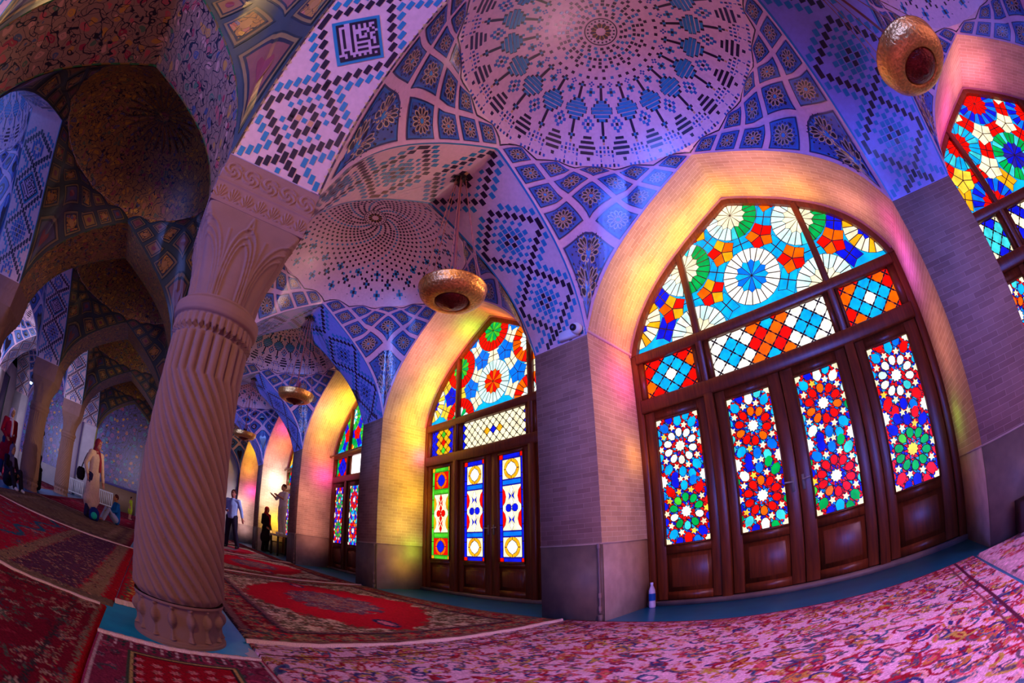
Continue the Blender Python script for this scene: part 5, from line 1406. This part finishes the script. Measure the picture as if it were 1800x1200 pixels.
def person(loc, rz, h, label, pose, cl, z0=.029):
    """pose: joints of a 1.75 m figure facing -Y; scaled to h units"""
    k = h*S/1.75
    e = empty('person', (loc[0], loc[1], z0), rz); tag(e, label, 'person'); e.scale = (k, k, k)
    sk = cl.get('skin', (176, 118, 92))
    J = dict(hipL=(.09, 0, .93), hipR=(-.09, 0, .93), kneeL=(.11, -.02, .50), kneeR=(-.11, -.02, .50), ankL=(.12, .03, .09), ankR=(-.12, .03, .09),
             shL=(.19, .01, 1.42), shR=(-.19, .01, 1.42), elL=(.25, .03, 1.13), elR=(-.25, .03, 1.13), haL=(.26, -.06, .88), haR=(-.26, -.06, .88),
             neck=(0, .01, 1.48), head=(0, -.015, 1.64), chest=(0, 0, 1.28), belly=(0, -.005, 1.08), pelvis=(0, 0, .95), footdir=(0, -1, 0))
    J.update(pose)
    V = lambda n: Vector(J[n])
    fd = Vector(J['footdir'])
    hd = V('head')
    body = [('t', [V('neck')-Vector((0, 0, .04)), V('neck')+Vector((0, 0, .06)), hd-Vector((0, 0, .04))], [.062, .055, .058]),
            ('e', tuple(hd), (.076, .094, .118)), ('e', tuple(hd+Vector((0, -.03, -.06))), (.055, .065, .055)),
            ('e', tuple(hd+Vector((0, -.098, -.012))), (.012, .018, .02)), ('e', tuple(hd+Vector((.078, .01, -.01))), (.01, .02, .03)), ('e', tuple(hd+Vector((-.078, .01, -.01))), (.01, .02, .03)),
            ('e', tuple(hd+Vector((0, -.088, -.055))), (.022, .012, .008)),
            ('t', [V('neck')-Vector((0, 0, .05)), V('chest'), V('belly'), V('pelvis')], [.08, .125, .115, .125])]
    for s_ in 'LR':
        body.append(('t', [V('neck')-Vector((0, 0, .06)), V('sh'+s_), (V('sh'+s_)+V('el'+s_))/2, V('el'+s_), (V('el'+s_)*.6+V('ha'+s_)*.4), V('ha'+s_)], [.06, .058, .048, .038, .036, .026]))
        body.append(('t', [V('pelvis'), V('hip'+s_), (V('hip'+s_)+V('knee'+s_))/2, V('knee'+s_), V('knee'+s_)*.65+V('ank'+s_)*.35, V('ank'+s_)], [.11, .095, .078, .055, .054, .036]))
        d = (V('ha'+s_)-V('el'+s_)).normalized(); side = d.cross(Vector((0, 1, 0.001))).normalized()
        pc = V('ha'+s_)+d*.045
        body.append(('t', [V('ha'+s_), pc, pc+d*.03], [.026, .034, .032]))
        for f in range(4):
            b = pc+d*.04+side*(.026-.0175*f); ln = [.062, .074, .070, .052][f]; cu = Vector((0, -.35, 0))
            body.append(('t', [b, b+(d+cu*.3).normalized()*ln*.55, b+(d+cu*.3).normalized()*ln*.55+(d+cu).normalized()*ln*.5], [.0095, .009, .0075]))
        b = pc+side*.03; body.append(('t', [b, b+(side*.8+d*.6).normalized()*.03, b+(side*.5+d).normalized()*.058], [.011, .010, .008]))
        a = V('ank'+s_)
        body.append(('t', [a+Vector((0, 0, -.02)), a+fd*.10+Vector((0, 0, -.055))], [.038, .03]))
    blob(body, .009, 'body', sk, M_skin, e, 2)
    for sx in (-1, 1):
        m = MB(); smooth_ball(m, tuple((hd+Vector((sx*.03, -.083, .018)))/S), .011/S, (30, 20, 20), 8); m.build('eye', M_skin, e, smooth=True)
    if 'hair' in cl:
        hl = cl.get('hairlen', 0)
        P = [('e', tuple(hd+Vector((0, .018, .03))), (.086, .096, .105))]
        if hl: P.append(('t', [hd+Vector((0, .05, 0)), hd+Vector((0, .08, -.14)), hd+Vector((0, .09, -hl))], [.08, .075, .05]))
        o = blob(P, .010, 'hair', cl['hair'], M_cloth, e, 2)
    if 'scarf' in cl:
        P = [('e', tuple(hd+Vector((0, .022, .018))), (.098, .105, .125)), ('t', [hd+Vector((0, .04, -.08)), V('neck')+Vector((0, .03, .0)), V('neck')+Vector((0, .03, -.08))], [.085, .095, .13]),
             ('t', [V('neck')+Vector((.03, -.06, -.02)), V('chest')+Vector((.04, -.13, -.0)), V('belly')+Vector((.05, -.14, .0))], [.05, .045, .04])]
        blob(P, .011, 'headscarf', cl['scarf'], M_cloth, e, 2)
    sl = cl.get('sleeve', 1.0)
    T = [('t', [V('neck')-Vector((0, 0, .035)), V('chest')+Vector((0, 0, .06)), V('chest'), V('belly'), V('pelvis')], [.085, .125, .150, .140, .150]),
         ('t', [V('shL'), V('shR')], [.075, .075])]
    for sx in (-1, 1): T.append(('t', [V('chest')+Vector((sx*.07, 0, .03)), V('belly')+Vector((sx*.06, 0, 0)), V('pelvis')+Vector((sx*.07, 0, -.04))], [.115, .105, .115]))
    for s_ in 'LR':
        end = V('el'+s_)*(1-max(sl-.5, 0)*2)+V('ha'+s_)*max(sl-.5, 0)*2 if sl > .5 else V('sh'+s_)*(1-sl*2)+V('el'+s_)*sl*2
        pts = [V('sh'+s_), V('el'+s_), end-(end-V('el'+s_))*.06] if sl > .5 else [V('sh'+s_), end]
        T.append(('t', pts, [.072, .055, .046] if sl > .5 else [.075, .062]))
    if cl.get('coat'):
        zc = cl['coat']
        T.append(('t', [V('pelvis'), Vector((J['pelvis'][0], .01, .70)), Vector((J['pelvis'][0], .02, zc+.1)), Vector((J['pelvis'][0], .02, zc))], [.16, .175, .20, .20]))
        for s_ in (-1, 1): T.append(('t', [V('pelvis')+Vector((s_*.06, 0, 0)), Vector((J['pelvis'][0]+s_*.10, .0, .5)), Vector((J['pelvis'][0]+s_*.12, .0, zc+.06))], [.12, .13, .14]))
        bh = None
    T_name = 'coat' if cl.get('coat') else 'shirt'
    if cl.get('coat'):
        blob(T, .013, T_name, cl['top'], M_cloth, e, 4)
    else: blob(T, .012, T_name, cl['top'], M_cloth, e, 4)
    Pn = [('t', [V('pelvis')+Vector((0, 0, .03)), V('pelvis')-Vector((0, 0, .03))], [.14, .14])]
    for s_ in 'LR':
        Pn.append(('t', [V('pelvis'), V('hip'+s_), (V('hip'+s_)+V('knee'+s_))/2, V('knee'+s_), V('ank'+s_)+Vector((0, 0, -.02))], [.125, .115, .098, .078, .070]))
    blob(Pn, .012, 'trousers', cl['bottom'], M_cloth, e, 3)
    if cl.get('coat') is None or True:
        for s_ in 'LR':
            a = V('ank'+s_); blob([('t', [a+fd*-.03+Vector((0, 0, -.045)), a+fd*.06+Vector((0, 0, -.05)), a+fd*.15+Vector((0, 0, -.058))], [.042, .044, .032])], .009, 'shoe', cl.get('shoes', (40, 30, 34)), M_cloth, e, 2)
    return e
def face(a, b): return math.atan2(b[0]-a[0], -(b[1]-a[1]))
CAMP = (3.167, -4.788)
def towards(loc, off=0): return face(loc, CAMP)+off
p = (-14.7, -1.66)
person(p, towards(p, -.35), 2.28, 'man in a light blue shirt and dark trousers standing on the red rug',
       dict(elR=(-.26, .05, 1.15), haR=(-.10, -.20, 1.10), haL=(.36, -.02, .93), elL=(.29, .04, 1.15), kneeL=(.15, -.03, .5), ankL=(.22, .03, .09), kneeR=(-.12, 0, .5), ankR=(-.16, .03, .09)),
       dict(top=(150, 160, 225), bottom=(46, 34, 60), hair=(70, 34, 30), skin=(170, 90, 84), sleeve=.92))
p = (-10.3, -6.9)
e = person(p, towards(p, .75), 2.2, 'woman in a long beige coat and red patterned scarf, dark bag on her shoulder',
       dict(elR=(-.27, .08, 1.15), haR=(-.22, .02, .95), elL=(.26, -.02, 1.12), haL=(.24, -.12, .86)),
       dict(top=(206, 172, 168), bottom=(40, 36, 80), scarf=(140, 44, 70), skin=(180, 120, 120), coat=.36, shoes=(30, 24, 40)))
p = (-16.40, .24)
person(p, towards(p, .9), 1.98, 'woman in black with a red scarf beside the farthest door',
       dict(elR=(-.23, .02, 1.12), haR=(-.18, -.16, .98)), dict(top=(34, 20, 28), bottom=(24, 20, 24), scarf=(170, 34, 34), hair=(40, 20, 20), coat=.52, shoes=(20, 16, 20)))
p = (-15.55, .72)
person(p, towards(p, -1.0), 2.16, 'man in a white shirt and cream trousers standing on the low table',
       dict(elR=(-.27, -.12, 1.22), haR=(-.20, -.34, 1.32), elL=(.27, -.1, 1.2), haL=(.16, -.32, 1.30)), dict(top=(216, 196, 206), bottom=(206, 190, 176), hair=(60, 30, 24), sleeve=.5, shoes=(230, 225, 225)), z0=.915)
p = (-11.35, -10.55)
person(p, towards(p, .3), 2.1, 'woman in a red coat and pale headscarf at the far left column',
       dict(haR=(-.12, -.2, 1.0), haL=(.2, -.12, .95)), dict(top=(150, 14, 50), bottom=(30, 50, 100), scarf=(206, 180, 206), coat=.66, shoes=(180, 180, 190)))
p = (-14.0, -10.0)
person(p, towards(p, -1.3), 2.05, 'visitor in a white shirt and dark trousers between the two far columns',
       dict(elR=(-.22, -.10, 1.14), haR=(-.10, -.30, 1.14), elL=(.22, -.10, 1.14), haL=(.08, -.30, 1.14)), dict(top=(170, 170, 225), bottom=(20, 14, 26), hair=(24, 16, 20), sleeve=.4, skin=(130, 70, 70)))
sit = dict(pelvis=(0, .05, .14), belly=(0, .06, .30), chest=(0, .03, .50), neck=(0, .0, .70), head=(0, -.03, .86), shL=(.17, .02, .64), shR=(-.17, .02, .64), elL=(.24, -.08, .42), elR=(-.24, -.08, .42), haL=(.14, -.28, .36), haR=(-.14, -.28, .36),
           hipL=(.10, .0, .14), hipR=(-.10, .0, .14), kneeL=(.16, -.34, .42), kneeR=(-.16, -.34, .42), ankL=(.12, -.52, .09), ankR=(-.12, -.52, .09))
p = (-11.05, -6.15)
person(p, towards(p, -1.2), 1.55, 'child in a blue top and pale trousers sitting on the tan rug', sit, dict(top=(20, 100, 190), bottom=(150, 160, 215), hair=(80, 40, 50), shoes=(170, 120, 120)), z0=.045)
p = (-9.25, -9.5)
person(p, towards(p, .6), 1.9, 'person in dark clothes sitting on the floor at the left edge', sit, dict(top=(36, 24, 50), bottom=(30, 26, 44), scarf=(90, 80, 120), shoes=(200, 190, 200)))
p = (-13.3, -9.75)
person(p, towards(p, -1.0), 1.9, 'person in black crouching at the foot of the visitor between the columns', sit, dict(top=(22, 16, 26), bottom=(20, 16, 24), scarf=(26, 18, 28), shoes=(60, 30, 40)))
p = (-16.64, -6.0)
person(p, towards(p, 1.2), .95, 'small child in a lime green dress near the tiled end wall', dict(head=(0, -.015, 1.62)), dict(top=(170, 190, 50), bottom=(190, 130, 110), hair=(30, 20, 24), coat=.62, sleeve=.3, shoes=(200, 150, 150)))
# bags by the woman in the coat
e = empty('shoulder_bag', (-10.70, -7.42, 1.16)); tag(e, 'dark shoulder bag hanging at the hip of the woman in the long coat', 'bag')
m = MB(); m.lathe([(.001, -.2), (.10, -.19), (.15, -.08), (.15, .08), (.10, .17), (.001, .18)], 16, (0, 0, 0), (34, 24, 40)); m.build('bag_body', M_cloth, e, smooth=True)
m = MB(); m.tube([(0, 0, .15), (.10, .10, .45), (.18, .18, .62), (.28, .24, .60)], .018, 6, (34, 22, 34)); m.build('strap', M_cloth, e)
e = empty('backpack', (-9.95, -6.72, 0.025)); tag(e, 'turquoise and blue backpack on the floor by the woman in the long coat', 'backpack')
m = MB(); m.lathe([(.001, 0), (.13, .0), (.17, .08), (.16, .24), (.10, .33), (.001, .36)], 16, (0, 0, 0), (24, 40, 120)); m.build('bag_body', M_cloth, e, smooth=True)
m = MB(); smooth_ball(m, (.14, .02, .13), .10, (30, 190, 170)); m.build('front_pocket', M_cloth, e, smooth=True)
